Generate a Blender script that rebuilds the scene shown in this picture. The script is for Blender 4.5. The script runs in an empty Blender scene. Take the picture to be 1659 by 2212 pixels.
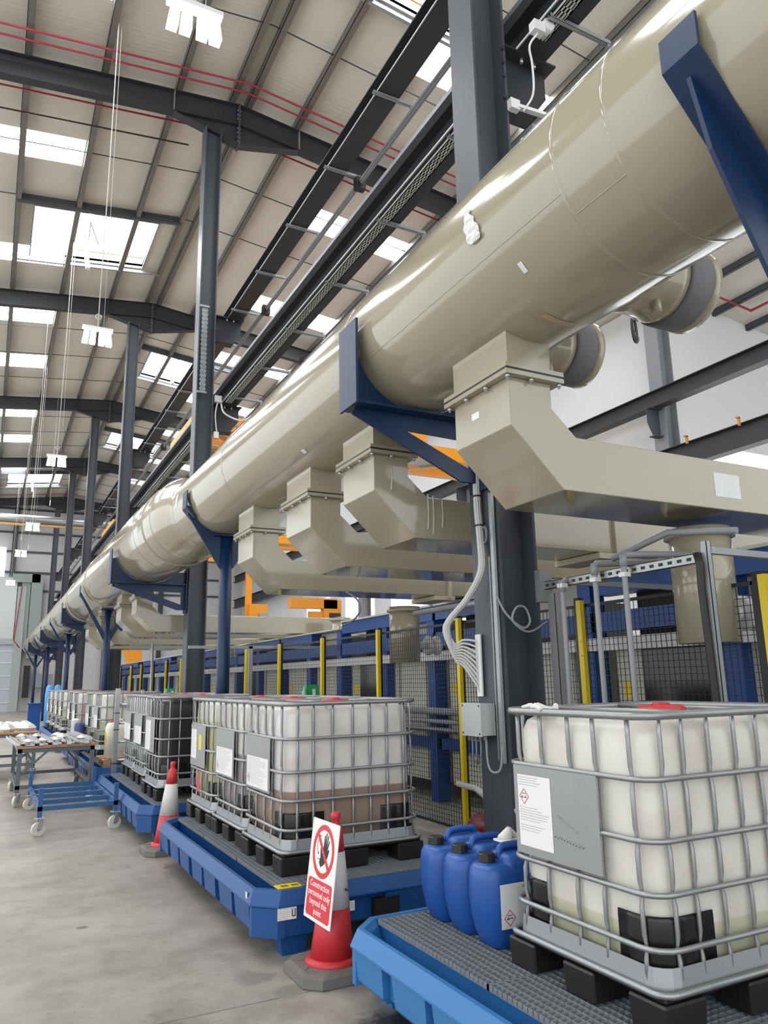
import bpy, math, random
from mathutils import Vector, Matrix
S = bpy.context.scene
C = S.collection
random.seed(4)
PI = math.pi
# ------------------------------------------------------------ camera, world, exposure
YAW, PITCH, ROLL, FPX, EYE = 0.479769, 0.218357, -0.018817, 1630.0, 1.69
cy, sy, cp, sp = math.cos(YAW), math.sin(YAW), math.cos(PITCH), math.sin(PITCH)
fw = Vector((sy * cp, cy * cp, sp)); rt = Vector((cy, -sy, 0)); up = rt.cross(fw)
cr, sr = math.cos(ROLL), math.sin(ROLL)
r2 = rt * cr + up * sr; u2 = up * cr - rt * sr
cd = bpy.data.cameras.new('camera'); cam = bpy.data.objects.new('camera', cd); C.objects.link(cam)
M = Matrix((r2, u2, -fw)).transposed().to_4x4(); M.translation = (0, 0, EYE); cam.matrix_world = M
cd.sensor_fit = 'VERTICAL'; cd.sensor_height = 24.0; cd.lens = 24.0 * FPX / 2212.0
cd.clip_start = 0.05; cd.clip_end = 400
S.camera = cam
W = bpy.data.worlds.new('daylight'); S.world = W; W.use_nodes = True
bg = W.node_tree.nodes['Background']; bg.inputs[0].default_value = (0.93, 0.97, 1.0, 1); bg.inputs[1].default_value = 1.1
S.view_settings.view_transform = 'Standard'; S.view_settings.look = 'None'
S.view_settings.gamma = 1.0; S.view_settings.exposure = 0.92
SKYLIGHT = 9.0      # emission of the translucent roof sheets
LAMP = 5.0         # emission of the high-bay reflectors

# ------------------------------------------------------------ materials
def rgb(h):
    v = [int(h[i:i + 2], 16) / 255 for i in (0, 2, 4)]
    return tuple(x / 12.92 if x <= 0.04045 else ((x + 0.055) / 1.055) ** 2.4 for x in v) + (1,)
MATS = {}
def mat(name, col, rough=0.5, metal=0.0, noise=0.0, scale=4.0, bump=0.0, spec=0.5, coat=0.0, emit=None, es=1.0, stretch=None):
    if name in MATS: return MATS[name]
    m = bpy.data.materials.new(name); m.use_nodes = True; nt = m.node_tree
    b = nt.nodes['Principled BSDF']; c = rgb(col)
    b.inputs['Base Color'].default_value = c; b.inputs['Roughness'].default_value = rough
    b.inputs['Metallic'].default_value = metal; b.inputs['Specular IOR Level'].default_value = spec
    b.inputs['Coat Weight'].default_value = coat; b.inputs['Coat Roughness'].default_value = 0.08
    if emit:
        b.inputs['Emission Color'].default_value = rgb(emit); b.inputs['Emission Strength'].default_value = es
    if noise or bump:
        tc = nt.nodes.new('ShaderNodeTexCoord'); mp = nt.nodes.new('ShaderNodeMapping')
        if stretch: mp.inputs['Scale'].default_value = stretch
        nz = nt.nodes.new('ShaderNodeTexNoise'); nz.inputs['Scale'].default_value = scale; nz.inputs['Detail'].default_value = 5
        nt.links.new(tc.outputs['Object'], mp.inputs[0]); nt.links.new(mp.outputs[0], nz.inputs['Vector'])
        if noise:
            mx = nt.nodes.new('ShaderNodeMix'); mx.data_type = 'RGBA'
            mx.inputs[6].default_value = tuple(x * (1 - noise) for x in c[:3]) + (1,)
            mx.inputs[7].default_value = tuple(min(1, x * (1 + noise)) for x in c[:3]) + (1,)
            nt.links.new(nz.outputs['Fac'], mx.inputs[0]); nt.links.new(mx.outputs[2], b.inputs['Base Color'])
        if bump:
            bp = nt.nodes.new('ShaderNodeBump'); bp.inputs['Strength'].default_value = bump; bp.inputs['Distance'].default_value = 0.02
            nt.links.new(nz.outputs['Fac'], bp.inputs['Height']); nt.links.new(bp.outputs[0], b.inputs['Normal'])
    MATS[name] = m; return m
steel = mat('charcoal painted steel', '464a51', 0.45, noise=.12, scale=2)
steel_b = mat('dark painted steel', '2f3236', 0.5, noise=.1, scale=3)
purl = mat('galvanised purlin', '76736e', 0.45, 0.35, noise=.12, scale=2)
galv = mat('galvanised steel', '9a9ea0', 0.4, 0.4, noise=.15, scale=12)
galv_d = mat('galvanised tube', '9a9c9d', 0.36, 0.65, noise=.12, scale=20)
zinc = mat('bright zinc', 'c9cdd0', 0.3, 0.7)
duct = mat('beige glossy polypropylene', 'a09882', 0.12, noise=.05, scale=1.5, bump=.05, spec=.6, coat=.35)
duct_l = mat('pale weld bead', 'b5ae9a', 0.3)
dark_rub = mat('grey flexible cuff', '6b6a6e', 0.7)
blue = mat('blue painted steel', '06284c', 0.4, noise=.08, scale=6)
blue_f = mat('plant blue steel', '0d4488', 0.4, noise=.1, scale=4)
tray_b = mat('blue polyethylene', '0c4a86', 0.42, noise=.14, scale=3)
tray_l = mat('light blue polyethylene', '2f72ae', 0.42, noise=.1, scale=3)
red = mat('red pipe', 'a32a3c', 0.5)
white = mat('white paint', 'd9d9d6', 0.45)
cordm = mat('white cord', 'cfccc4', 0.6)
black = mat('black plastic', '1c1c1e', 0.42, noise=.35, scale=9)
blackg = mat('black gloss plastic', '141416', 0.25)
orange = mat('crane orange', 'f09a14', 0.4)
yellow = mat('safety yellow', 'e6c81c', 0.45)
grey_t = mat('grey tank plastic', 'c2c0b4', 0.5, noise=.08, scale=2)
grey_p = mat('grey plastic pipe', '8b8d90', 0.5)
paper = mat('white paper', 'e4e4e2', 0.5)
ink = mat('black ink', '222224', 0.6)
inkg = mat('grey print', 'b0b0b2', 0.6)
redp = mat('red print', 'd2333c', 0.45)
conered = mat('red cone plastic', 'c8323a', 0.45, noise=.12, scale=8)
conewht = mat('reflective white sleeve', 'cfc9c8', 0.5, noise=.06, scale=8)
rubber = mat('dusty rubber', '6f6b66', 0.85, noise=.25, scale=14, bump=.4)
jug_b = mat('blue drum plastic', '1d4f9a', 0.38, noise=.05, scale=4)
alu = mat('aluminium', 'b9babb', 0.3, 0.8, noise=.1, scale=10)
wood = mat('pallet wood', 'b89468', 0.7, noise=.2, scale=10)
mesh_m = mat('black mesh', '1b1b1b', 0.5)
green = mat('green plastic', '1f9a5c', 0.4)
wrap = mat('crumpled film', 'd8d8d6', 0.2, bump=.8, scale=18)

def emat(name, col, s):
    m = bpy.data.materials.new(name); m.use_nodes = True; nt = m.node_tree
    for n in list(nt.nodes): nt.nodes.remove(n)
    e = nt.nodes.new('ShaderNodeEmission'); o = nt.nodes.new('ShaderNodeOutputMaterial')
    e.inputs[0].default_value = rgb(col); e.inputs[1].default_value = s; nt.links.new(e.outputs[0], o.inputs[0]); return m
sky_m = emat('daylit translucent sheet', 'f6faff', SKYLIGHT)
lamp_m = emat('lit reflector', 'ffeccb', LAMP)
win_m = emat('daylit window', 'f7faff', 1.1)

def ribbed(name, col, pitch, axis, dist=.01, rough=.5, noise=.04, strength=.6):
    m = mat(name, col, rough); nt = m.node_tree; b = nt.nodes['Principled BSDF']
    tc = nt.nodes.new('ShaderNodeTexCoord'); w = nt.nodes.new('ShaderNodeTexWave'); w.bands_direction = axis
    w.inputs['Scale'].default_value = 0.314159 / pitch; w.inputs['Distortion'].default_value = 0
    nt.links.new(tc.outputs['Object'], w.inputs['Vector'])
    bp = nt.nodes.new('ShaderNodeBump'); bp.inputs['Strength'].default_value = strength; bp.inputs['Distance'].default_value = dist
    nt.links.new(w.outputs['Fac'], bp.inputs['Height']); nt.links.new(bp.outputs[0], b.inputs['Normal'])
    nz = nt.nodes.new('ShaderNodeTexNoise'); nz.inputs['Scale'].default_value = .6
    nt.links.new(tc.outputs['Object'], nz.inputs['Vector'])
    mx = nt.nodes.new('ShaderNodeMix'); mx.data_type = 'RGBA'; c = rgb(col)
    mx.inputs[6].default_value = tuple(x * (1 - noise) for x in c[:3]) + (1,); mx.inputs[7].default_value = tuple(x * (1 + noise) for x in c[:3]) + (1,)
    nt.links.new(nz.outputs['Fac'], mx.inputs[0]); nt.links.new(mx.outputs[2], b.inputs['Base Color'])
    return m
tray_z = mat('pale galvanised tray', 'c4c6c0', .5, .1)
roof_m = ribbed('ribbed roof liner', 'd2ccc0', .12, 'Y', .004)
wall_m = ribbed('ribbed wall liner', 'c9c7c6', .25, 'X', .01)
wallw_m = mat('smooth white wall', 'e3e4e4', .6, noise=.02, scale=.5)
tank_m = ribbed('ribbed tank side', 'cbc9bd', .3, 'Y', .03)

def floor_mat():
    m = mat('power-floated concrete', 'a8a197', .5); nt = m.node_tree; b = nt.nodes['Principled BSDF']; N = nt.nodes.new; K = nt.links.new
    tc = N('ShaderNodeTexCoord')
    def noise(sc, det=6, rg=.6):
        n = N('ShaderNodeTexNoise'); n.inputs['Scale'].default_value = sc; n.inputs['Detail'].default_value = det; n.inputs['Roughness'].default_value = rg
        K(tc.outputs['Object'], n.inputs['Vector']); return n
    def ramp(src, stops):
        r = N('ShaderNodeValToRGB'); e = r.color_ramp.elements
        e[0].position, e[0].color = stops[0][0], rgb(stops[0][1]); e[1].position, e[1].color = stops[-1][0], rgb(stops[-1][1])
        for p, c in stops[1:-1]:
            x = e.new(p); x.color = rgb(c)
        K(src, r.inputs[0]); return r
    def mul(a, bb, f=1.0):
        x = N('ShaderNodeMix'); x.data_type = 'RGBA'; x.blend_type = 'MULTIPLY'; x.inputs[0].default_value = f
        K(a, x.inputs[6]); K(bb, x.inputs[7]); return x.outputs[2]
    a = ramp(noise(.9, 8).outputs['Fac'], [(.3, '877f75'), (.5, '9b948b'), (.72, 'b0a9a0')])
    d = ramp(noise(3.2, 8, .7).outputs['Fac'], [(.3, 'd8d5d0'), (.55, 'ffffff')])
    s = ramp(noise(1.7, 3).outputs['Fac'], [(.26, '8c8680'), (.33, 'ffffff')])
    sp_ = ramp(noise(26, 4).outputs['Fac'], [(.28, 'b0aca6'), (.4, 'ffffff')])
    c = mul(mul(mul(a.outputs[0], d.outputs[0]), s.outputs[0], .8), sp_.outputs[0], .6)
    # sawn joints every six metres across and along
    sep = N('ShaderNodeSeparateXYZ'); K(tc.outputs['Object'], sep.inputs[0])
    def joint(sock, off, step):
        q = N('ShaderNodeMath'); q.operation = 'SUBTRACT'; K(sock, q.inputs[0]); q.inputs[1].default_value = off
        p = N('ShaderNodeMath'); p.operation = 'PINGPONG'; K(q.outputs[0], p.inputs[0]); p.inputs[1].default_value = step / 2
        g = N('ShaderNodeMath'); g.operation = 'GREATER_THAN'; K(p.outputs[0], g.inputs[0]); g.inputs[1].default_value = .004; return g.outputs[0]
    mm = N('ShaderNodeMath'); mm.operation = 'MULTIPLY'; K(joint(sep.outputs[1], 4.37, 6.0), mm.inputs[0]); K(joint(sep.outputs[0], -.9, 6.0), mm.inputs[1])
    j = N('ShaderNodeMix'); j.data_type = 'RGBA'; j.inputs[6].default_value = rgb('4a453f'); K(mm.outputs[0], j.inputs[0]); K(c, j.inputs[7])
    # the oily spots beside the near tray and on the open floor
    last = j.outputs[2]
    for (x, y, r_, colr) in ((1.98, 3.72, .26, '3a3632'), (-.12, 6.35, .13, '6f685f'), (.76, 6.25, .05, '6f685f'), (1.55, 4.72, .13, '857e76'), (1.65, 4.42, .10, '857e76')):
        v = N('ShaderNodeVectorMath'); v.operation = 'DISTANCE'; K(tc.outputs['Object'], v.inputs[0]); v.inputs[1].default_value = (x, y, 0)
        nn = N('ShaderNodeMath'); nn.operation = 'MULTIPLY_ADD'; K(noise(5.5, 4).outputs['Fac'], nn.inputs[0]); nn.inputs[1].default_value = r_ * 1.5; K(v.outputs['Value'], nn.inputs[2])
        mr = N('ShaderNodeMapRange'); mr.inputs['From Min'].default_value = r_ * 1.35; mr.inputs['From Max'].default_value = r_ * 1.8; K(nn.outputs[0], mr.inputs['Value'])
        z = N('ShaderNodeMix'); z.data_type = 'RGBA'; z.inputs[6].default_value = rgb(colr); K(mr.outputs[0], z.inputs[0]); K(last, z.inputs[7]); last = z.outputs[2]
    K(last, b.inputs['Base Color'])
    rr = N('ShaderNodeMapRange'); K(noise(2.2, 4).outputs['Fac'], rr.inputs['Value']); rr.inputs['To Min'].default_value = .32; rr.inputs['To Max'].default_value = .62
    K(rr.outputs[0], b.inputs['Roughness'])
    return m

def fill_mat(name, top, liquid, level, line=.012):
    """translucent bottle: the colour of the liquid shows through up to its level"""
    m = bpy.data.materials.new(name); m.use_nodes = True; nt = m.node_tree; b = nt.nodes['Principled BSDF']; N = nt.nodes.new; K = nt.links.new
    tc = N('ShaderNodeTexCoord'); sep = N('ShaderNodeSeparateXYZ'); K(tc.outputs['Object'], sep.inputs[0])
    nz = N('ShaderNodeTexNoise'); nz.inputs['Scale'].default_value = 3; nz.inputs['Detail'].default_value = 5; K(tc.outputs['Object'], nz.inputs['Vector'])
    mr = N('ShaderNodeMapRange'); mr.inputs['From Min'].default_value = level - .004; mr.inputs['From Max'].default_value = level + .004; K(sep.outputs[2], mr.inputs['Value'])
    mx = N('ShaderNodeMix'); mx.data_type = 'RGBA'; mx.inputs[6].default_value = rgb(liquid); mx.inputs[7].default_value = rgb(top); K(mr.outputs[0], mx.inputs[0])
    m2 = N('ShaderNodeMix'); m2.data_type = 'RGBA'; m2.blend_type = 'MULTIPLY'; m2.inputs[0].default_value = .5
    rp = N('ShaderNodeValToRGB'); rp.color_ramp.elements[0].position = .3; rp.color_ramp.elements[0].color = rgb('cfc8be'); rp.color_ramp.elements[1].position = .55; rp.color_ramp.elements[1].color = (1, 1, 1, 1)
    K(nz.outputs['Fac'], rp.inputs[0]); K(mx.outputs[2], m2.inputs[6]); K(rp.outputs[0], m2.inputs[7]); K(m2.outputs[2], b.inputs['Base Color'])
    b.inputs['Roughness'].default_value = .38; b.inputs['Subsurface Weight'].default_value = .5; b.inputs['Subsurface Radius'].default_value = (1, .95, .85); b.inputs['Subsurface Scale'].default_value = .06
    return m

# ------------------------------------------------------------ mesh helpers
class MB:
    def __init__(s): s.v = []; s.f = []; s.sm = []
    def add(s, vs, fs, smooth=False):
        o = len(s.v); s.v += [tuple(p) for p in vs]; s.f += [tuple(i + o for i in f) for f in fs]; s.sm += [smooth] * len(fs); return s
    def box(s, x0, y0, z0, x1, y1, z1):
        return s.add([(x0, y0, z0), (x1, y0, z0), (x1, y1, z0), (x0, y1, z0), (x0, y0, z1), (x1, y0, z1), (x1, y1, z1), (x0, y1, z1)],
                     [(0, 3, 2, 1), (4, 5, 6, 7), (0, 1, 5, 4), (1, 2, 6, 5), (2, 3, 7, 6), (3, 0, 4, 7)])
    def cb(s, x, y, z, a, b, c): return s.box(x - a / 2, y - b / 2, z - c / 2, x + a / 2, y + b / 2, z + c / 2)
    def loft(s, rings, cap=True, smooth=False, closed=True):
        n = len(rings[0]); vs = [p for r in rings for p in r]; fs = []
        for i in range(len(rings) - 1):
            for j in range(n if closed else n - 1):
                k = (j + 1) % n; fs.append((i * n + j, i * n + k, (i + 1) * n + k, (i + 1) * n + j))
        s.add(vs, fs, smooth)
        if cap and closed:
            o = len(s.v) - len(vs)
            s.f.append(tuple(o + j for j in reversed(range(n)))); s.f.append(tuple(o + (len(rings) - 1) * n + j for j in range(n))); s.sm += [False, False]
        return s
    def prism(s, poly, a, b, axis='y'):
        """extrude a 2D polygon: axis y -> poly is (x,z); x -> (y,z); z -> (x,y)"""
        def P(p, t): return {'y': (p[0], t, p[1]), 'x': (t, p[0], p[1]), 'z': (p[0], p[1], t)}[axis]
        n = len(poly); vs = [P(p, a) for p in poly] + [P(p, b) for p in poly]
        fs = [tuple(range(n)), tuple(reversed(range(n, 2 * n)))] + [(i, i + n, (i + 1) % n + n, (i + 1) % n) for i in range(n)]
        return s.add(vs, fs)
    def tube(s, pts, r, seg=8, closed=False, smooth=True):
        pts = [Vector(p) for p in pts]; n = len(pts); rings = []
        rs = r if isinstance(r, (list, tuple)) else [r] * n
        prev = None
        for i, p in enumerate(pts):
            if closed: t = (pts[(i + 1) % n] - pts[i - 1]).normalized()
            else: t = (pts[min(i + 1, n - 1)] - pts[max(i - 1, 0)]).normalized()
            if prev is None:
                a = Vector((0, 0, 1)) if abs(t.z) < .9 else Vector((1, 0, 0)); u = t.cross(a).normalized()
            else:
                u = (prev - t * prev.dot(t)); u = u.normalized() if u.length > 1e-6 else t.orthogonal().normalized()
            prev = u; w = t.cross(u)
            k = 1.0
            if 0 < i < n - 1 or closed:
                c_ = (pts[i] - pts[i - 1]).normalized().dot(t); k = 1 / max(.5, c_)
            rings.append([p + (u * math.cos(2 * PI * j / seg) + w * math.sin(2 * PI * j / seg)) * rs[i] * k for j in range(seg)])
        if closed: rings.append(rings[0])
        return s.loft(rings, cap=not closed, smooth=smooth)
    def lathe(s, prof, seg=24, c=(0, 0, 0), axis='z', cap=True, smooth=True):
        rings = []
        for r, h in prof:
            ring = []
            for j in range(seg):
                a = 2 * PI * j / seg; x, y = r * math.cos(a), r * math.sin(a)
                p = {'z': (x, y, h), 'y': (x, h, y), 'x': (h, x, y)}[axis]
                ring.append((c[0] + p[0], c[1] + p[1], c[2] + p[2]))
            rings.append(ring)
        return s.loft(rings, cap=cap, smooth=smooth)
    def beam(s, a, b, w, h, up=(0, 0, 1)):
        a, b = Vector(a), Vector(b); t = (b - a).normalized(); u = t.cross(Vector(up)).normalized(); v = u.cross(t)
        R = lambda p: [p + u * (w / 2) * i + v * (h / 2) * j for i, j in ((-1, -1), (1, -1), (1, 1), (-1, 1))]
        return s.loft([R(a), R(b)])
    def ibeam(s, a, b, w, h, tf=.02, tw=.014, up=(0, 0, 1)):
        a, b = Vector(a), Vector(b); t = (b - a).normalized(); u = t.cross(Vector(up)).normalized(); v = u.cross(t)
        for k in (-1, 1): s.beam(a + v * k * (h / 2 - tf / 2), b + v * k * (h / 2 - tf / 2), w, tf, up)
        return s.beam(a, b, tw, h - 2 * tf, up)
    def join(s, o, m=None):
        vs = [tuple(m @ Vector(p)) for p in o.v] if m else o.v
        k = len(s.v); s.v += vs; s.f += [tuple(i + k for i in f) for f in o.f]; s.sm += o.sm; return s
def spl(pts, n=6):
    P = [Vector(p) for p in pts]; P = [P[0] * 2 - P[1]] + P + [P[-1] * 2 - P[-2]]; out = []
    for i in range(1, len(P) - 2):
        for k in range(n):
            t = k / n; a, b, c, d = P[i - 1:i + 3]
            out.append(.5 * ((2 * b) + (c - a) * t + (2 * a - 5 * b + 4 * c - d) * t * t + (3 * b - a - 3 * c + d) * t ** 3))
    return out + [P[-2]]
def link(name, data): o = bpy.data.objects.new(name, data); C.objects.link(o); return o
def islands(mb):
    p = list(range(len(mb.v)))
    def fd(i):
        while p[i] != i: p[i] = p[p[i]]; i = p[i]
        return i
    for f in mb.f:
        for j in f[1:]: p[fd(f[0])] = fd(j)
    gr = {}
    for f, sm in zip(mb.f, mb.sm): gr.setdefault(fd(f[0]), []).append((f, sm))
    out = []
    for g in gr.values():
        q = MB(); ix = {}
        for f, sm in g:
            for i in f:
                if i not in ix: ix[i] = len(q.v); q.v.append(mb.v[i])
            q.f.append(tuple(ix[i] for i in f)); q.sm.append(sm)
        out.append(q)
    return out
def part(name, mb, m, parent=None, local=False, label=None, split=False):
    if split: return [part(name, q, m, parent, local, label) for q in islands(mb)][0]
    """one mesh object; coordinates are world ones unless local, the parent's origin is taken off"""
    off = Vector((0, 0, 0))
    q = parent
    if not local:
        while q is not None: off += Vector(q.location); q = q.parent
    me = bpy.data.meshes.new(name)
    me.from_pydata([tuple(Vector(p) - off) for p in mb.v], [], mb.f); me.polygons.foreach_set('use_smooth', mb.sm)
    me.materials.append(m); me.update()
    o = link(name, me); o.parent = parent
    if label: o['label'] = label
    return o
def smooth_edges(o, deg=35):
    me = o.data; me.polygons.foreach_set('use_smooth', [True] * len(me.polygons))
    try: me.set_sharp_from_angle(angle=math.radians(deg))
    except Exception: pass
    return o
def bevel(o, w=.01, seg=2):
    b = o.modifiers.new('bevel', 'BEVEL'); b.width = w; b.segments = seg; b.limit_method = 'ANGLE'; return o
def thing(name, label, cat, loc=(0, 0, 0), group=None, rz=0):
    o = link(name, None); o.location = loc; o.rotation_euler.z = rz; o['label'] = label; o['category'] = cat
    if group: o['group'] = group
    return o
def solo(name, mb, m, label, cat, group=None):
    xs = [p[0] for p in mb.v]; ys = [p[1] for p in mb.v]; zs = [p[2] for p in mb.v]
    loc = ((min(xs) + max(xs)) / 2, (min(ys) + max(ys)) / 2, min(zs))
    me = bpy.data.meshes.new(name); me.from_pydata([tuple(Vector(p) - Vector(loc)) for p in mb.v], [], mb.f)
    me.polygons.foreach_set('use_smooth', mb.sm); me.materials.append(m); o = link(name, me); o.location = loc
    o['label'] = label; o['category'] = cat
    if group: o['group'] = group
    return o
def struct(name, mb, m, parent=None):
    o = part(name, mb, m, parent)
    if parent is None: o['kind'] = 'structure'
    return o
def copy_tree(o, parent=None):
    c = o.copy(); C.objects.link(c)
    if parent is not None: c.parent = parent
    for ch in list(o.children): copy_tree(ch, c)
    return c
def rrect(x0, y0, x1, y1, r, n=4):
    p = []
    for cx, cy_, a0 in ((x1 - r, y0 + r, -PI / 2), (x1 - r, y1 - r, 0), (x0 + r, y1 - r, PI / 2), (x0 + r, y0 + r, PI)):
        for i in range(n + 1):
            a = a0 + PI / 2 * i / n; p.append((cx + r * math.cos(a), cy_ + r * math.sin(a)))
    return p
def text_mb(s, size, align='CENTER', space=1.0, ext=.0006):
    cu = bpy.data.curves.new('t', 'FONT'); cu.body = s; cu.size = size; cu.align_x = align; cu.extrude = ext; cu.space_character = space; cu.resolution_u = 2
    o = bpy.data.objects.new('t', cu); C.objects.link(o)
    dg = bpy.context.evaluated_depsgraph_get(); me = bpy.data.meshes.new_from_object(o.evaluated_get(dg))
    mb = MB(); mb.add([tuple(v.co) for v in me.vertices], [tuple(p.vertices) for p in me.polygons])
    bpy.data.objects.remove(o); bpy.data.curves.remove(cu); bpy.data.meshes.remove(me); return mb
def frame_on(origin, right, upv):
    """matrix laying the XY plane of a flat mesh on a surface"""
    r_, u_ = Vector(right).normalized(), Vector(upv).normalized(); n_ = r_.cross(u_)
    m = Matrix((r_, u_, n_)).transposed().to_4x4(); m.translation = origin; return m
ORD = ['first', 'second', 'third', 'fourth', 'fifth', 'sixth', 'seventh', 'eighth', 'ninth', 'tenth', 'eleventh', 'twelfth', 'thirteenth', 'fourteenth', 'fifteenth', 'sixteenth']

# ============================================================ BUILDING SHELL
XR, ZR, SL = 4.2, 15.0, 0.115          # ridge line and roof fall
rz = lambda x, off=0.0: ZR + off - SL * abs(x - XR)
BAY = [4.85, 15.15, 25.8, 36.35, 46.9, 57.6]   # portal frames
YEND = 60.0
struct('floor', MB().box(-13, -7, -.2, 27, YEND, 0), floor_mat())
# roof sheets with holes for rooflights and vents
Lb = [(6.4, 7.6), (12.2, 13.3), (17.7, 18.75), (23.1, 24.15), (27.4, 28.6), (31.7, 33.1), (38.7, 39.8), (42.9, 44.3), (49.4, 50.6)]
holes = []
for a, b in Lb: holes += [(-6.8, a, -3.4, b), (-2.9, a, 1.1, b)]
Rb = [(5.8, 6.9), (11.2, 12.3), (17.75, 18.8), (23.2, 24.35), (28.3, 29.4), (33.4, 34.5), (38.9, 40), (44.4, 45.5), (50, 51.1)]
for a, b in Rb: holes += [(7.32, a, 10.25, b), (13.0, a, 16.0, b)]
vents = [(.13, 20.8, 3.44, 23.55), (5.0, 8.4, 7.75, 11.0), (4.95, 30.0, 7.6, 32.7), (4.95, 41.2, 7.6, 43.8), (.2, 51.0, 3.3, 54.2)]
allh = holes + vents
xs = sorted({-13.0, XR, 27.0, *[h[0] for h in allh], *[h[2] for h in allh]})
ys = sorted({-7.0, YEND, *[h[1] for h in allh], *[h[3] for h in allh]})
rl = {'ceiling': MB()}
for i in range(len(xs) - 1):
    for j in range(len(ys) - 1):
        mx_, my_ = (xs[i] + xs[i + 1]) / 2, (ys[j] + ys[j + 1]) / 2
        if any(h[0] < mx_ < h[2] and h[1] < my_ < h[3] for h in allh): continue
        if mx_ > 7.3 and any(a < my_ < b for a, b in []): continue
        x0, x1, y0, y1 = xs[i], xs[i + 1], ys[j], ys[j + 1]
        v = [(x0, y0, rz(x0, .2)), (x1, y0, rz(x1, .2)), (x1, y1, rz(x1, .2)), (x0, y1, rz(x0, .2))]
        v += [(p[0], p[1], p[2] + .08) for p in v]
        rl['ceiling'].add(v, [(0, 3, 2, 1), (4, 5, 6, 7), (0, 1, 5, 4), (1, 2, 6, 5), (2, 3, 7, 6), (3, 0, 4, 7)])
struct('ceiling', rl['ceiling'], roof_m)
wn = 1
for (x0, y0, x1, y1) in holes:
    mb = MB(); v = [(x0, y0, rz(x0, .26)), (x1, y0, rz(x1, .26)), (x1, y1, rz(x1, .26)), (x0, y1, rz(x0, .26))]
    v += [(p[0], p[1], p[2] + .02) for p in v]
    mb.add(v, [(0, 3, 2, 1), (4, 5, 6, 7), (0, 1, 5, 4), (1, 2, 6, 5), (2, 3, 7, 6), (3, 0, 4, 7)])
    struct('window_%d' % wn, mb, sky_m); wn += 1
yel_f = mat('yellow timber liner', 'e0b25a', .6)
for (x0, y0, x1, y1) in vents:
    root = thing('window_%d' % wn, '', ''); wn += 1
    del root['label']; del root['category']; root['kind'] = 'structure'
    root.location = ((x0 + x1) / 2, (y0 + y1) / 2, rz((x0 + x1) / 2, .2))
    g = MB(); v = [(x0, y0, rz(x0, .62)), (x1, y0, rz(x1, .62)), (x1, y1, rz(x1, .62)), (x0, y1, rz(x0, .62))]; v += [(p[0], p[1], p[2] + .02) for p in v]
    g.add(v, [(0, 3, 2, 1), (4, 5, 6, 7), (0, 1, 5, 4), (1, 2, 6, 5), (2, 3, 7, 6), (3, 0, 4, 7)])
    part('pane', g, sky_m, root)
    k = MB()
    for (a, b, c, d) in ((x0 - .04, y0 - .04, x1 + .04, y0), (x0 - .04, y1, x1 + .04, y1 + .04)):
        k.prism([(a, rz(a, .12)), (c, rz(c, .12)), (c, rz(c, .64)), (a, rz(a, .64))], b, d, 'y')
    for (a, c) in ((x0 - .04, x0), (x1, x1 + .04)):
        k.prism([(a, rz(a, .12)), (c, rz(c, .12)), (c, rz(c, .64)), (a, rz(a, .64))], y0, y1, 'y')
    part('window_frame', k, galv, root)
    s = MB(); s.prism([(x0, rz(x0, .50)), (x1, rz(x1, .50)), (x1, rz(x1, .60)), (x0, rz(x0, .60))], y1 - .03, y1 - .002, 'y')
    part('liner', s, yel_f, root, label='yellow timber strip of the vent')
    r = MB()
    for dx in (.5, .82): r.beam((x0 + (x1 - x0) * .5 - .2, y0 + .1, rz(x0, .1)), ((x0 + x1) / 2 + dx - .6, y1 - .9, rz(x0, .45)), .04, .05)
    r.beam(((x0 + x1) / 2 - .05, y1 - .8, rz(x0, -.35)), ((x0 + x1) / 2 - .12, y1 - .5, rz(x0, .4)), .1, .1)
    part('opening_strut', r, white, root, split=True)
    t = MB(); a, c = x0 - .45, x1 + .6
    t.prism([(a, rz(a, -.02)), (c, rz(c, -.02)), (c, rz(c, .19)), (a, rz(a, .19))], y0 - .42, y0 - .3, 'y')
    part('trimmer_beam', t, steel, root)
    t = MB(); a, c = x0 - .45, x1 + .6
    t.prism([(a, rz(a, .0)), (c, rz(c, .0)), (c, rz(c, .1)), (a, rz(a, .1))], y1 + .06, y1 + .14, 'y')
    part('trimmer_channel', t, galv, root)
# walls
def wallbox(name, x0, y0, z0, x1, y1, z1, m): struct(name, MB().box(x0, y0, z0, x1, y1, z1), m)
wb = MB(); wb.prism([(-13, 0), (27, 0), (27, rz(27, .2)), (XR, ZR + .2), (-13, rz(-13, .2))], YEND, YEND + .2, 'y')
struct('wall_back', wb, wall_m)
wallbox('wall_right', 18.05, 15.3, 0, 18.25, YEND, 13.55, wallw_m)
w2 = MB(); w2.prism([(18.0, 8.6), (27, 8.6), (27, rz(27, .2)), (18.0, rz(18.0, .2))], 15.25, 15.45, 'y')
w2.box(18.0, 15.25, 0, 18.6, 15.45, 8.6)
struct('wall_right_return', w2, wallw_m)
struct('window_%d' % wn, MB().box(18.6, 15.3, 0.3, 27, 15.4, 8.6), win_m); wn += 1
struct('wall_right_outer', MB().box(27, -7, 0, 27.2, 15.4, 12.6), wallw_m)
for y0 in (19.5, 25.2, 30.4, 36.0, 42.0):
    struct('window_%d' % wn, MB().box(18.0, y0, 2.6, 18.04, y0 + 3.6, 6.6), win_m); wn += 1
for n, z in enumerate((14.35, 12.6, 11.2, 9.7, 8.4, 5.9, 4.9)):
    struct('trim_%d' % (n + 1), MB().box(-8, YEND - .12, z - .07, 17, YEND, z + .07), steel if z > 6 else purl)
tr = MB()
for x in (-6, -2.6, 1.05, 7.6, 11.5): tr.box(x - .16, YEND - .42, 0, x + .16, YEND - .13, rz(x, -.2))
struct('trim_8', tr, steel_b)
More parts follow.
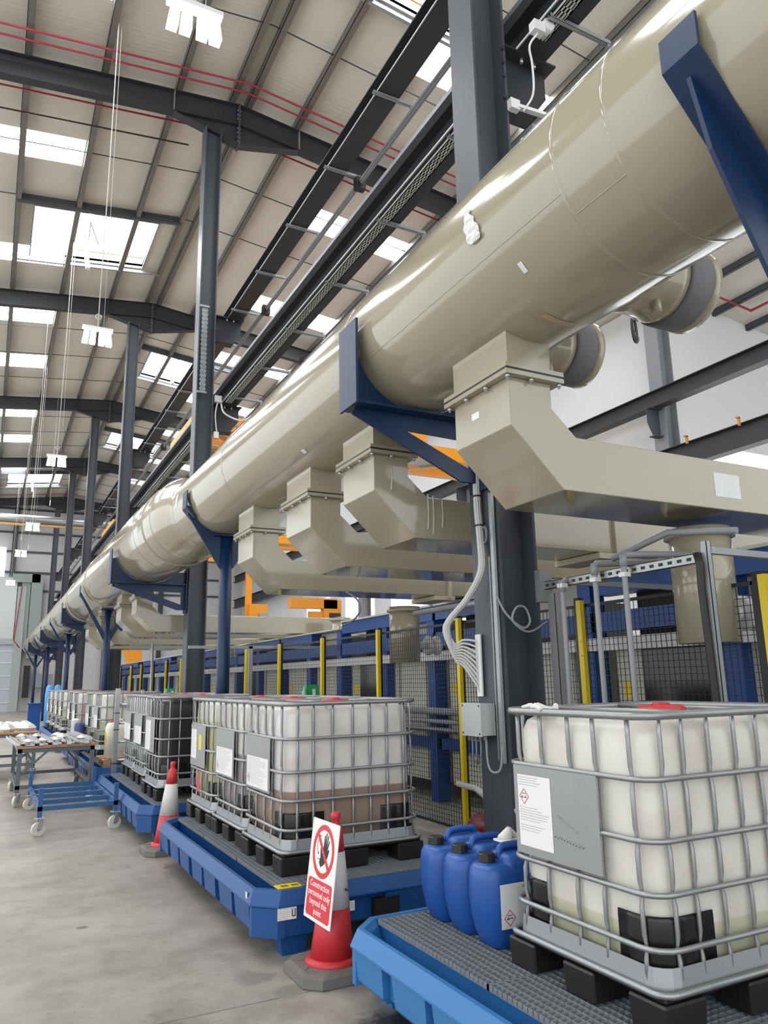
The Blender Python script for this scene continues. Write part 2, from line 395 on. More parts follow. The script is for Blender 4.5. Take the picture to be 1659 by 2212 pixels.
# far door and lit glazing in the end wall
struct('window_%d' % wn, MB().box(-4, YEND - .5, 9.3, .55, YEND - .43, 11.4), win_m); wn += 1
d = MB().box(-4.2, YEND - .62, 4.9, 1.45, YEND - .45, 9.25); struct('wall_back_panel', d, mat('pale grey panel', 'c3c8c4', .5))
door = thing('door_1', '', ''); del door['label']; del door['category']; door['kind'] = 'structure'; door.location = (-.6, YEND - .6, 0)
f = MB(); f.box(1.5, YEND - .8, 0, 2.05, YEND - .5, 8.6); f.box(-4, YEND - .8, 4.55, 1.5, YEND - .5, 4.95); part('door_frame', f, mat('grey door frame', 'a3aaa8', .45), door)
f = MB().box(-4, YEND - .6, 0, 1.5, YEND - .5, 4.55); part('door_leaf', f, mat('pale ribbed door', 'b3bac0', .4), door)
f = MB()
for z in (.6, 1.5, 2.4, 3.3, 4.1): f.box(-4, YEND - .64, z - .03, 1.5, YEND - .6, z + .03)
part('door_rib', f, white, door, split=True)

# ============================================================ STEEL FRAME
COLN = ['nearest', 'second', 'third', 'fourth', 'fifth', 'sixth']
for k, y in enumerate(BAY):
    lab = ['nearest charcoal steel column behind the blue drums, carrying a grey junction box',
           'second steel column from the camera, standing behind the row of white totes',
           'third charcoal steel column from the camera', 'fourth charcoal steel column from the camera',
           'fifth charcoal steel column from the camera', 'sixth and farthest charcoal steel column'][k]
    c = thing('steel_column', lab, 'column', (3.59, y, 0), 'charcoal steel columns along the pipe')
    top = 14.1
    s = MB(); s.box(3.415, y - .18, 0, 3.439, y + .18, top); s.box(3.756, y - .18, 0, 3.78, y + .18, top); s.box(3.439, y - .012, 0, 3.756, y + .012, top)
    part('column_shaft', s, steel, c)
    b = MB().box(3.3, y - .28, 0, 3.88, y + .28, .03); part('base_plate', b, steel, c)
    b = MB()
    for zz in (7.35, 7.2, 7.05, 6.82, 9.4, 9.25, 9.1, 8.95, 14.0, 13.85):
        for dy in (-.1,):
            b.lathe([(.016, 3.78), (.016, 3.80)], 8, (0, y + dy, zz), 'x'); b.lathe([(.018, y - .2), (.018, y - .178)], 8, (3.745, 0, zz), 'y')
    part('bolt', b, steel_b, c, split=True)
    for zc in (9.5, 7.47):
        g = MB(); g.prism([(3.78, zc), (4.38, zc), (4.38, zc - .3), (4.2, zc - .55), (3.78, zc - .58)], y - .01, y + .01, 'y')
        g.box(3.78, y - .14, zc - .02, 4.42, y + .14, zc); g.box(3.78, y - .12, zc - .6, 4.2, y + .12, zc - .58)
        co = part('corbel', g, steel_b, c)
        b = MB()
        for dx in (4.05, 4.2): b.lathe([(.018, zc - .07), (.018, zc - .02)], 6, (dx, y - .08, 0), 'z')
        part('bolt', b, zinc, co, split=True)
for k, y in enumerate(BAY):
    if k == 0: continue
    r = thing('roof_rafter', '%s roof rafter from the camera, charcoal steel with a haunch over its column' % ORD[k - 1] if k < 5 else 'farthest roof rafter, charcoal steel, just before the end wall', 'rafter', (XR, y, 13.9), 'charcoal roof rafters')
    for sgn, xe in ((-1, -12.8), (1, 17.7)):
        h = .55; m = MB()
        for z0, z1, w in ((0, -.02, .22), (-h, -h + .02, .22), (-.02, -h + .02, .014)):
            m.prism([(XR, ZR + z0), (xe, rz(xe, z0)), (xe, rz(xe, z1)), (XR, ZR + z1)], y - w / 2, y + w / 2, 'y')
        part('rafter_beam', m, steel_b, r)
        e = XR + sgn * 1.5; q = MB()
        q.prism([(XR, ZR - h), (e, rz(e, -h)), (XR, 13.93)], y - .008, y + .008, 'y')
        q.prism([(XR, 13.93), (e, rz(e, -h)), (e, rz(e, -h - .02)), (XR, 13.91)], y - .11, y + .11, 'y')
        part('haunch', q, steel_b, r)
        q = MB().box(e - .01, y - .11, rz(e, -h), e + .01, y + .11, rz(e, -.01)); part('stiffener', q, zinc if k == 1 else steel, r)
    q = MB().box(XR - .02, y - .12, 13.88, XR + .02, y + .12, ZR + .01)
    part('end_plate', q, steel, r)
    q = MB()
    for i in range(8): q.lathe([(.014, XR + .02), (.014, XR + .04)], 6, (0, y - .08, 14.0 + i * .12), 'x'); q.lathe([(.014, XR - .04), (.014, XR - .02)], 6, (0, y - .08, 14.0 + i * .12), 'x')
    part('bolt', q, zinc, r, split=True)
PX = [-4.95, -3.4, -1.84, -.29, 1.21, 2.79, 4.02, 4.42, 5.64, 7.2, 8.75, 10.3, 11.85, 13.4, 14.95, 16.5, 18.7, 20.3, 21.9]
for i, x in enumerate(PX):
    m = MB(); z = rz(x, .0); y1 = YEND if x < 18.2 else 15.25
    w = .07; m.box(x - w, -6, z, x - w + .012, y1, z + .2); m.box(x - w, -6, z, x + w, y1, z + .012); m.box(x - w, -6, z + .188, x + w, y1, z + .2)
    o = solo('roof_purlin', m, purl if x < 18.2 else steel, 'galvanised roof purlin running lengthwise, %s from the left side of the roof' % (ORD + ['seventeenth'])[i] if x < 18.2 else 'dark purlin right of the white partition wall, %s from the wall' % ORD[i - 16], 'purlin', 'roof purlins' if x < 18.2 else 'dark purlins right of the partition')
m = MB()
for i, y in enumerate((7.4, 9.9, 12.66, 17.76 + .2, 20.36 - .1, 28.6, 31.2, 33.9, 39.2, 41.8, 44.4, 49.8, 52.4, 55)):
    m = MB().tube([(-5, y, rz(-5, .06)), (XR, y, ZR + .06), (17, y, rz(17, .06))], .014, 6)
    solo('sag_rod', m, steel_b, 'thin dark sag rod crossing the purlins, %s from the camera' % ORD[i], 'rod', 'sag rods under the roof')
for i, (y, lab) in enumerate(((14.27, 'nearer of the two close red sprinkler pipes under the roof'), (14.55, 'farther of the two close red sprinkler pipes under the roof'), (16.0, 'single red sprinkler pipe just behind the second column\'s rafter'), (56.2, 'red sprinkler pipe close to the end wall under the roof'))):
    m = MB().tube([(-8, y, rz(-8, -.07)), (XR, y, ZR - .07), (17.5, y, rz(17.5, -.07))], .022, 8); solo('sprinkler_pipe', m, red, lab, 'pipe')
solo('service_pipe', MB().tube([(-8, 16.75, rz(-8, -.07)), (3.4, 16.75, rz(3.4, -.07))], .02, 8), mat('brown pipe', '4f3434', .5), 'dark brown pipe behind the red sprinkler pipes at left', 'pipe')
solo('sprinkler_pipe', MB().tube([(17.5, 14.37, 13.42), (20.85, 14.29, 13.03), (20.83, 9, 13.04)], .025, 8), red, 'bright red sprinkler pipe in the upper right corner roof', 'pipe')

# crane rails on the two column lines ------------------------------------
def rail(x0, x1, z0, z1, lab, name='crane_rail_beam', yy=(-6, YEND - .6), tray=False):
    t = thing(name, lab, 'beam', ((x0 + x1) / 2, yy[0], z0))
    m = MB(); xm = (x0 + x1) / 2
    m.box(x0, yy[0], z0, x1, yy[1], z0 + .022); m.box(xm - .012, yy[0], z0 + .02, xm + .012, yy[1], z1 - .02); m.box(x0, yy[0], z1 - .022, x1, yy[1], z1)
    part('rail_beam', m, steel_b, t)
    m = MB().box(xm - .03, yy[0], z1, xm + .03, yy[1], z1 + .05); part('rail', m, galv, t)
    return t
A = rail(4.07, 4.4, 9.5, 9.76, 'upper dark crane rail beam, farther left of the two long beams')
B = rail(3.96, 4.3, 7.47, 7.86, 'lower dark crane rail beam carrying the perforated cable tray')
part('edge_strip', MB().box(3.91, -6, 7.83, 4.0, YEND - .6, 7.89), mat('mid grey strip', '6d7076', .4), B, label='grey cover strip')
part('edge_glint', MB().tube([(3.955, -6, 7.475), (3.955, YEND - .6, 7.475)], .012, 6), zinc, B)  # thin bright tube imitating light reflected along the lower flange edge
part('edge_glint', MB().tube([(4.065, -6, 9.505), (4.065, YEND - .6, 9.505)], .01, 6), zinc, A)  # the upper beam's edge reflection, likewise modelled as a bright tube
def perforated(x0, x1, y0, y1, z, axis='y'):
    m = MB()
    m.box(x0, y0, z, x0 + .012, y1, z + .03); m.box(x1 - .012, y0, z, x1, y1, z + .03)
    w = (x1 - x0) / 7; n = int((y1 - y0) / .12)
    for i in range(4): m.box(x0 + w * 2 * i, y0, z, x0 + w * (2 * i + 1), y1, z + .002)
    for k in range(n): m.box(x0, y0 + k * .12, z, x1, y0 + k * .12 + .05, z + .002)
    return m
for a, b in zip(BAY[:-1], BAY[1:]):
    i = BAY.index(a)
    solo('cable_tray', perforated(4.0, 4.13, a + .3, b - .35, 7.43), tray_z, '%s perforated cable tray length under the lower rail beam beyond the near column' % ORD[i], 'cable tray', 'cable trays under the lower rail beam')
solo('cable_tray', perforated(4.0, 4.13, 1.0, 4.5, 7.43), tray_z, 'perforated cable tray piece right of the near column, with white sockets at its end', 'cable tray')
def arms(z, x0, x1, ys_, lab, g):
    for y in ys_:
        m = MB(); m.box(x0, y - .02, z - .045, x1, y + .02, z - .042); m.box(x0, y - .02, z - .045, x1, y - .017, z); m.box(x0, y + .017, z - .045, x1, y + .02, z); m.box(x1 - .04, y - .02, z - .16, x1, y + .02, z - .04)
        solo('bracket_arm', m, galv, lab, 'bracket', g)
ya = [7.78 + 1.7 * i for i in range(-3, 29)]; yb = [7.66 + 1.7 * i for i in range(-3, 29)]
arms(9.49, 4.0, 4.62, ya, 'short galvanised arm clamped under the upper crane rail beam', 'galvanised arms under the upper rail beam')
arms(7.46, 3.97, 4.68, yb, 'short galvanised arm clamped under the lower crane rail beam', 'galvanised arms under the lower rail beam')
for z, x, lab in ((9.33, 4.6, 'long grey conductor bar hung below the upper crane rail beam'), (7.3, 4.66, 'long grey conductor bar hung beside the lower crane rail beam')):
    t = thing('conductor_bar', lab, 'conductor bar', (x, -6, z)); m = MB(); m.box(x - .035, -6, z, x + .035, YEND - 1, z + .05); m.box(x - .02, -6, z - .03, x + .02, YEND - 1, z)
    part('bar', m, mat('conductor grey', '7d7e80', .4), t)
    for y in (14.0, 24.5, 9.4) if z > 9 else (11.9, 22.0): part('joint_clamp', MB().box(x - .08, y, z - .1, x + .08, y + .12, z + .1), black, t)
rail(17.06, 17.4, 9.5, 10.0, 'upper dark crane rail beam in front of the white right wall')
rail(17.06, 17.4, 7.45, 8.1, 'lower deep dark crane rail beam in front of the white right wall')
for y, lab in ((15.4, 'pale grey steel column at the corner of the white right wall'), (25.95, 'grey steel column half way along the white right wall'), (36.5, 'grey steel column far along the white right wall')):
    c = thing('wall_column', lab, 'column', (17.8, y, 0)); m = MB(); m.box(17.45, y - .25, 0, 17.48, y + .25, 13.4); m.box(17.95, y - .25, 0, 17.98, y + .25, 13.4); m.box(17.48, y - .015, 0, 17.95, y + .015, 13.4)
    part('column_shaft', m, mat('mid grey steel', '8a8d90', .45), c)
    for zc in (9.5, 7.45):
        g = MB(); g.prism([(17.45, zc), (16.95, zc), (16.95, zc - .45), (17.15, zc - .85), (17.45, zc - .85)], y - .01, y + .01, 'y'); g.box(16.95, y - .15, zc - .02, 17.45, y + .15, zc); g.box(17.1, y - .12, zc - .87, 17.45, y + .12, zc - .84); part('corbel', g, steel, c)
for y in (10.6, 12.4, 14.1):
    m = MB().box(17.0, y, 8.02, 17.06, y + .05, 8.25); m.box(16.93, y, 8.22, 17.06, y + .05, 8.26)
    solo('hook_clip', m, mat('orange clip', 'd98a3c', .5), 'small orange clip on the lower right crane rail beam', 'clip', 'orange clips on the rail beam')

# overhead travelling cranes ---------------------------------------------
def crane(y0, lab):
    t = thing('overhead_crane', lab, 'crane', (4.15, y0, 7.9)); ZE = {4.13: 0, 17.23: .24}
    for y in (y0, y0 + 1.5): part('girder', MB().box(4.5, y, 7.78, 16.9, y + .3, 8.17).box(4.1, y, 7.97, 4.5, y + .3, 8.17).box(16.9, y, 8.16, 17.3, y + .3, 8.36), orange, t)
    lt = MB()
    for k in range(10): lt.beam((4.6 + k * 1.2, y0 + .3 + (k % 2) * 1.2, 7.8), (5.8 + k * 1.2, y0 + 1.5 - (k % 2) * 1.2, 7.8), .22, .05)
    part('lattice', lt, mat('pale orange', 'e0a868', .45), t)
    for x in (4.13, 17.23): part('end_carriage', MB().box(x - .11, y0 - .5, 7.93 + ZE[x], x + .11, y0 + 2.9, 8.2 + ZE[x]), orange, t)
    w = MB()
    for x in (4.13, 17.23):
        for y in (y0 - .3, y0 + 2.7): w.lathe([(.09, x - .04), (.09, x + .04)], 16, (0, y, 8.0 + ZE[x]), 'x')
    part('wheel', w, steel_b, t, split=True)
    part('hoist_trolley', MB().box(9.2, y0 + .05, 8.18, 10.6, y0 + 1.75, 8.5), orange, t)
    part('platform', MB().box(8.0, y0 + .34, 7.82, 16.4, y0 + 1.0, 7.85), galv, t)
    part('control_cabinet', MB().box(8.0, y0 - .5, 7.9, 9.0, y0 - .05, 8.9), white, t)
    part('motor', MB().lathe([(.13, 6.0), (.15, 6.05), (.15, 6.4), (.1, 6.45)], 16, (0, y0 - .2, 8.3), 'x'), black, t)
    return t
crane(17.6, 'orange overhead travelling crane seen between the pipe brackets')
crane(31.9, 'farther orange overhead crane beyond the second column')
OX, OY = .8, 3.0
t = thing('hoist_mast', 'tall orange hoist mast with chain hoists beside the blue post', 'hoist', (8.9, 32, 3.3))
part('mast', MB().box(8.7, 32, 3.3, 9.15, 32.25, 7.78), orange, t)
part('mast_arm', MB().box(7.7, 32, 6.8, 9.9, 32.2, 7.15).box(9.8, 32, 4.5, 10.05, 32.2, 7.0), orange, t)
part('chain_hoist', MB().box(9.9, 31.8, 3.7, 10.7, 32.1, 5.0).lathe([(.2, 31.7), (.2, 32.1)], 14, (10.4, 0, 3.9), 'y'), orange, t)
part('motor', MB().box(10.3, 31.6, 4.1, 10.7, 31.8, 4.6), galv, t)
t = thing('transfer_carriage', 'orange transfer carriage resting above the process line', 'carriage', (9.5, 24, 2.9))
part('frame', MB().box(8.9, 24, 4.1, 10.6, 24.3, 4.45).box(10.1, 24, 2.9, 10.75, 24.3, 4.4).box(9.6, 24.05, 2.9, 10.1, 24.25, 4.0), orange, t)
part('leg', MB().box(10.2, 24.05, 0, 10.6, 24.25, 2.9), steel, t)
part('cover_plate', MB().box(10.3, 23.96, 3.5, 10.7, 24.0, 3.95), black, t)
t = thing('transfer_carriage', 'orange ribbed carriage far down the line before the third column', 'carriage', (6.2, 40, 2.5))
part('frame', MB().box(5.9, 40, 3.2, 6.9, 40.2, 3.4).box(6.1, 40, 2.62, 6.9, 40.2, 3.2), orange, t)

# ============================================================ HIGH BAY LIGHTS
def high_bay(y, x, z, i):
    t = thing('high_bay_light', ['nearest lit high-bay lamp, large pair of glowing reflectors at the top', 'second lit high-bay lamp from the camera, left of the second column', 'third lit high-bay lamp from the camera', 'fourth lit high-bay lamp from the camera', 'fifth high-bay lamp, hanging in front of the far window', 'farthest high-bay lamp near the end wall'][i], 'light', (x, y, z), 'high-bay lamps on long cords')
    for dx, ti in ((-.175, -.03), (-.07, -.01), (.07, .01), (.175, .03)):
        Q = lambda h, z_, ox: [(x + dx + ox - h, y - h * 1.1, z_), (x + dx + ox + h, y - h * 1.1, z_), (x + dx + ox + h, y + h * 1.1, z_), (x + dx + ox - h, y + h * 1.1, z_)]
        part('reflector', MB().loft([Q(.035, z + .15, 0), Q(.044, z + .1, ti * .3), Q(.050, z - .12, ti)]), lamp_m, t)
    part('gear_tray', MB().box(x - .26, y - .06, z + .15, x + .26, y + .06, z + .2), white, t)
    part('cord', MB().tube([(x, y, z + .2), (x + .01, y, (z + 14.5) / 2), (x, y, rz(x, .21))], .010, 6), cordm, t)
    part('safety_cord', MB().tube([(x + .1, y, z + .2), (x + .06, y, rz(x, .21))], .004, 4), cordm, t)
    part('hook', MB().tube([(x + .05 * math.cos(a), y, z + .42 + .05 * math.sin(a)) for a in [2 * PI * j / 12 for j in range(12)]], .006, 6, closed=True), zinc, t)
for i, (y, x, z) in enumerate(((6.1, 1.243, 7.8), (13.6, 1.28, 7.83), (22.2, 1.25, 7.8), (32.3, 1.14, 7.8), (39.2, .98, 7.8), (50.8, .84, 7.8))): high_bay(y, x, z, i)
for (x, y, z) in ((.92, 27.6, 8.2), (1.9, 36.0, 9.8), (1.0, 42, 9.2), (1.5, 46, 9.4)):
    t = thing('drop_cord', 'thin white cord hanging plain from the roof with a rod at its end', 'cord', (x, y, z), 'plain hanging cords'); part('cord', MB().tube([(x, y, z), (x, y, rz(x, .21))], .009, 5), cordm, t)
    part('cord_end', MB().box(x - .02, y - .02, z - .25, x + .02, y + .02, z), cordm, t)
t = thing('silver_duct', 'long silver round duct crossing in front of the end wall', 'duct', (0, 52, 11.8)); part('duct_tube', MB().lathe([(.27, -8), (.27, 9)], 20, (0, 52, 12.05), 'x'), alu, t); part('support_rail', MB().box(-8, 51.9, 11.62, 9, 52.1, 11.76), mat('ochre rail', 'c9a06a', .5), t)
t = thing('wall_duct', 'square grey-green duct looping down the end wall', 'duct', (2.7, 59.3, 3)); m = MB(); m.box(1.1, 59.1, 8.9, 2.9, 59.7, 9.5); m.box(2.35, 59.1, 3.6, 3.1, 59.7, 9.5); m.box(1.75, 59.3, 4.2, 2.3, 59.7, 8.9); part('duct_body', m, mat('grey green duct', '8d9893', .5), t)
solo('wall_pipe', MB().tube([(1.75, 59.0, 8.6), (1.5, 59.0, 4.8), (1.9, 59, 4.3)], .035, 8), red, 'red vertical pipe on the end wall beside the grey duct', 'pipe')
t = thing('wall_switchboard', 'dark switch box with sockets on the end wall left of the first totes', 'switch box', (2.6, 59.3, 1.2)); part('enclosure', MB().box(2.3, 59.2, .9, 2.7, 59.5, 3.1), black, t); part('socket_box', MB().box(3.0, 59.3, 1.6, 4.2, 59.5, 2.5), galv, t)

# ============================================================ MAIN EXTRACTION PIPE
def pc(y):                               # centre line and radius of the pipe
    if y < 11.3: return 2.85, 4.28, .56
    if y < 12.1:
        t_ = (y - 11.3) / .8; return 2.85 - .07 * t_, 4.28 + .02 * t_, .56 + .125 * t_
    if y < 14: return 2.78 - (y - 12.1) / 1.9 * .09, 4.30, .685
    return 2.69, 4.30, .685
def ring(y, r=None, seg=64):
    cx, cz, rr = pc(y); rr = r or rr
    return [(cx + rr * math.cos(2 * PI * j / seg), y, cz + rr * math.sin(2 * PI * j / seg)) for j in range(seg)]
pipe = thing('extraction_pipe', 'huge glossy beige extraction pipe running the whole length of the hall on blue supports', 'pipe', (2.88, -4, 4.3))
yl = [-5, 0, 5, 11.3, 11.45, 11.6, 11.8, 12.1, 14, 16, 18, 30, 42, 56, 57.5]
mp = MB().loft([ring(y) for y in yl[:-1]] + [ring(57.6, .3)], smooth=True); o = part('pipe_shell', mp, duct, pipe); smooth_edges(o, 40)
for y in (2.16, 2.52, 5.05, 8.6, 11.3, 12.1, 13.3, 16.6, 17.4, 19.2, 22.0, 24.4, 27.2, 29.5, 33, 36, 39, 42.5, 46, 50, 54):
    cx, cz, rr = pc(y); w = .018
    m = MB().loft([ring(y - w, rr - .004), ring(y - w * .5, rr + .0035), ring(y + w * .5, rr + .0035), ring(y + w, rr - .004)], cap=False, smooth=True)
    part('weld_seam', m, duct, pipe)
for (y0, y1, dy, rr_) in ((12.6, 12.9, 0, .705), (20.2, 20.5, 0, .705), (25.2, 25.45, 0, .705), (31, 31.3, 0, .705)):
    part('coupling_sleeve', MB().loft([ring(y0, .682), ring(y0 + .02, rr_), ring(y1 - .02, rr_), ring(y1, .682)], cap=False, smooth=False), duct, pipe)
BAGY = 3.27
def on_pipe(y, ang, r_off=.003):          # point on the near pipe surface; ang from +X
    cx, cz, rr = pc(y); a = math.radians(ang); return Vector((cx + (rr + r_off) * math.cos(a), y, cz + (rr + r_off) * math.sin(a)))
def pipe_patch(y0, y1, a0, a1, m, name='sticker', off=.003, label=None):
    mb = MB(); n = 6
    for k in range(n + 1):
        pass
    r0 = [on_pipe(y0, a0 + (a1 - a0) * k / n, off) for k in range(n + 1)]; r1 = [on_pipe(y1, a0 + (a1 - a0) * k / n, off) for k in range(n + 1)]
    vs = r0 + r1; fs = [(k, k + 1, n + 2 + k, n + 1 + k) for k in range(n)]; mb.add(vs, fs, True); o = part(name, mb, m, pipe, label=label); return o
pipe_patch(2.965, 3.0, 220, 227, paper, label='small white sticker')
pipe_patch(3.115, 3.165, 254, 277, mat('tan tape', 'b5a184', .5), 'tape_label', label='tan handwritten tape label')
pipe_patch(6.43, 6.5, 231, 236, paper, label='small white sticker')
pipe_patch(11.0, 11.12, 165, 185, paper, 'tape_patch')
pipe_patch(2.16, 2.52, 218.6, 219.1, duct_l, 'seam_line'); pipe_patch(2.52, 5.0, 205.6, 206.0, duct_l, 'seam_line')
pipe_patch(2.56, 3.6, 150, 150.5, duct_l, 'seam_line')
t = thing('plastic_bag', 'clear crumpled plastic bag hanging on the big pipe', 'bag', tuple(on_pipe(BAGY, 170, .02))); m = MB(); rg = []
for k in range(12):
    an = 170 + k * 2.2; w = (.012, .03, .02, .03, .045, .05, .055, .058, .06, .062, .06, .04)[k]; row = []
    for j in range(14):
        a_ = 2 * PI * j / 14; p = on_pipe(BAGY - .02 * k * .3 + w * math.sin(a_) * (1 + .2 * math.sin(k * 1.7 + a_ * 3)), an, .012 + .010 * math.cos(a_) + .004 * math.sin(k * 2.1 + j)); row.append(tuple(p))
    rg.append(row)
m.loft(rg, smooth=False); part('bag_film', m, wrap, t)

# blue supports ---------------------------------------------------------
def arc(cx, cz, r, a0, a1, n=10): return [(cx + r * math.cos(math.radians(a0 + (a1 - a0) * i / n)), cz + r * math.sin(math.radians(a0 + (a1 - a0) * i / n))) for i in range(n + 1)]
def wall_bracket(y, lab):
    cx, cz, r = pc(y); xl = cx - r - .05; zb = cz - r - .015
    t = thing('pipe_bracket', lab, 'bracket', (3.4, y, 3.3), 'blue brackets bolted to the columns')
    part('side_plate', MB().box(xl - .02, y - .18, zb - .04, xl, y + .12, zb + .62), blue, t)
    a = math.degrees(math.asin((.35) / r)) if r > .4 else 40
    p = [(xl, zb), (xl, zb + .46)] + arc(cx, cz, r + .004, 199, 268, 12) + [(cx, zb)]
    part('saddle_plate', MB().prism(p, y - .012, y + .012, 'y'), blue, t)
    p = arc(cx, cz, r + .004, 272, 318, 8) + [(3.39, max(zb + .24, cz - r * .66)), (3.39, zb), (cx, zb)]
    part('saddle_plate', MB().prism(p, y - .012, y + .012, 'y'), blue, t)
    part('shelf', MB().box(xl, y - .13, zb - .02, 3.39, y + .12, zb), blue, t)
    m = MB()
    m.prism([(xl + .05, zb - .02), (3.39, zb - .02), (3.39, zb - .16), (cx - .2, zb - .14)], y - .010, y + .010, 'y')
    m.prism([(xl + .05, zb - .03), (cx - .16, zb - .13), (3.32, zb - .40), (3.32, zb - .50), (3.22, zb - .5), (xl + .03, zb - .07)], y - .011, y + .011, 'y')
    m.prism([(3.30, zb - .1), (3.39, zb - .1), (3.39, zb - .5), (3.22, zb - .5), (3.30, zb - .38)], y - .012, y + .012, 'y')
    m.box(3.38, y - .13, zb - .56, 3.398, y + .13, zb + .3)
    part('gusset', m, blue, t)
    return t
BR = [4.85] + BAY[1:5]
for i, y in enumerate(BR):
    wall_bracket(y, ['nearest blue cradle bracket bolted to the near column under the pipe', 'second blue cradle bracket from the camera, on the second column', 'third blue cradle bracket, on the third column', 'fourth blue cradle bracket, on the fourth column', 'farthest blue cradle bracket, on the fifth column'][i])
def pole_support(y, lab, px_=None):
    cx, cz, r = pc(y); px_ = px_ or cx; zb = cz - r - .012; xl = cx - r - .045
    t = thing('pipe_post', lab, 'post', (px_, y, 0), 'blue posts carrying the pipe')
    part('post', MB().lathe([(.088, 0), (.088, zb - .02)], 24, (px_, y, 0)), blue, t)
    part('base_plate', MB().box(px_ - .16, y - .16, 0, px_ + .16, y + .16, .015), blue, t)
    part('top_plate', MB().box(px_ - .2, y - .1, zb - .02, px_ + .2, y + .1, zb), blue, t)
    for s in (-1, 1):
        X = lambda v: cx + s * v
        R = r + .045
        p = [(X(.06), zb - .02), (X(.06), zb - .48), (X(.1), zb - .46), (X(R - .05), zb + .26), (X(R - .03), zb + .40)] + [(cx + s * math.cos(math.radians(q)) * (r + .004), cz + math.sin(math.radians(q)) * (r + .004)) for q in range(-20, -86, -8)]
        if s > 0: p = p[::-1]
        if y > 15: p = [(X(.06), zb - .62), (X(.06), zb - .80), (X(.10), zb - .78), (X(R - .02), zb + .34), (X(R - .02), zb + .44)]; p = p[::-1] if s > 0 else p
        part('saddle_arm', MB().prism(p, y - .012, y + .012, 'y'), blue, t)
        m = MB(); xo = X(R); m.box(min(xo, xo - s * .016), y - .12, zb + .34, max(xo, xo - s * .016), y + .12, zb + .58)
        q1, q2 = (X(R), zb + .34), (X(R - .12), zb + .2)
        m.prism([q1, q2, (q2[0] - s * .02, q2[1]), (q1[0] - s * .02, q1[1])] if s > 0 else [q1, (q1[0] + .02, q1[1]), (q2[0] + .02, q2[1]), q2], y - .12, y + .12, 'y')
        m.beam((X(R - .12), y, zb + .2), (X(.1), y, zb - .44), .2, .015, up=(0, 1, 0)) if False else None
        part('side_plate', m, blue, t)
    return t
pole_support(10.3, 'blue round post standing behind the row of totes, first with its foot hidden')
pole_support(20.8, 'second blue round post, behind the black tote')
for y, n in ((31.2, 'third blue round post down the line'), (42, 'fourth blue round post down the line'), (52.5, 'farthest blue round post, standing alone before the end wall')): pole_support(y, n, 2.66)
# the near support shows its folded cradle plates
t = thing('pipe_post', 'blue saddle support at the upper right, nearest to the camera', 'post', (2.88, 1.71, 0), 'blue posts carrying the pipe')
part('post', MB().lathe([(.088, 0), (.088, 3.2)], 24, (2.88, 1.71, 0)), blue, t)
part('base_plate', MB().box(2.72, 1.55, 0, 3.04, 1.87, .015), blue, t)
for s_ in (-1, 1):
    X = lambda v: 2.88 + s_ * v; q = []
    q.append([(X(.62), 1.62, 4.245), (X(.62), 1.80, 4.245), (X(.62), 1.80, 4.09), (X(.62), 1.62, 4.09)])
    m = MB(); a_, b_ = sorted((X(.62), X(.605))); m.box(a_, 1.62, 4.09, b_, 1.80, 4.245); part('side_plate', m, blue, t)
    m = MB().loft([[(X(.62), 1.62, 4.09), (X(.62), 1.80, 4.09), (X(.602), 1.80, 4.09), (X(.602), 1.62, 4.09)], [(X(.02), 1.62, 3.40), (X(.02), 1.80, 3.40), (X(.02), 1.80, 3.42), (X(.02), 1.62, 3.42)]]); part('cradle_plate', m, blue, t)
    P_ = [(X(.58), 4.02), (X(.07), 3.42), (X(.07), 2.98), (X(.12), 3.0), (X(.5), 3.72)]
    part('saddle_arm', MB().prism(P_ if s_ > 0 else P_[::-1], 1.70, 1.72, 'y'), blue, t)

# square branch ducts -----------------------------------------------------
def branch(y0, y1, x1, zoff, xend, lab, seam=None):
    t = thing('branch_duct', lab, 'duct', (x1 + .16, y0, 2.8), 'square branch ducts under the pipe')
    cx, cz, r = pc((y0 + y1) / 2); xr_ = x1 + .33; z = zoff
    zt = cz - math.sqrt(max(.01, r * r - (cx - x1) ** 2)) + .06
    m = MB()
    st = [(x1, y0), (xr_, y0), (xr_, y1), (x1, y1)]
    m.prism(st, 3.52 + z, zt + .02, 'z'); o = part('stub', m, duct, t)
    m = MB(); m.prism([(x1, 3.46 + z), (x1, 3.155 + z), (x1 + .375, 2.79 + z), (xend, 2.79 + z), (xend, 3.14 + z), (xr_ + .17, 3.14 + z), (xr_ - .01, 3.30 + z), (xr_ - .01, 3.46 + z)], y0, y1, 'y')
    bevel(part('elbow', m, duct, t), .006, 2)
    for zz in (3.502, 3.46):
        part('flange', MB().box(x1 - .05, y0 - .05, zz + z, xr_ + .06, y1 + .05, zz + z + .028), duct, t)
    part('gasket', MB().box(x1 - .048, y0 - .048, 3.488 + z, xr_ + .058, y1 + .048, 3.502 + z), black, t)
    for bx, by in [(x1 - .025, y0 - .025), (x1 - .025, y0 + .2), (x1 - .025, y0 + .42), (x1 - .025, y1 + .02), (x1 + .15, y0 - .028), (xr_ + .035, y0 - .028)]:
        part('bolt', MB().lathe([(.008, 3.43 + z), (.008, 3.442 + z), (.014, 3.442 + z), (.014, 3.46 + z)], 8, (bx, by, 0)), zinc, t)
    if seam:
        part('collar', MB().box(seam, y0 - .04, 2.75 + z, seam + .05, y1 + .04, 3.18 + z), duct_l, t)
        part('sealant', MB().box(seam - .2, y0 - .02, 2.73 + z, seam + .1, y1 + .02, 2.785 + z), mat('pale sealant', 'c4bca6', .8, bump=.6, scale=20), t)
    return t
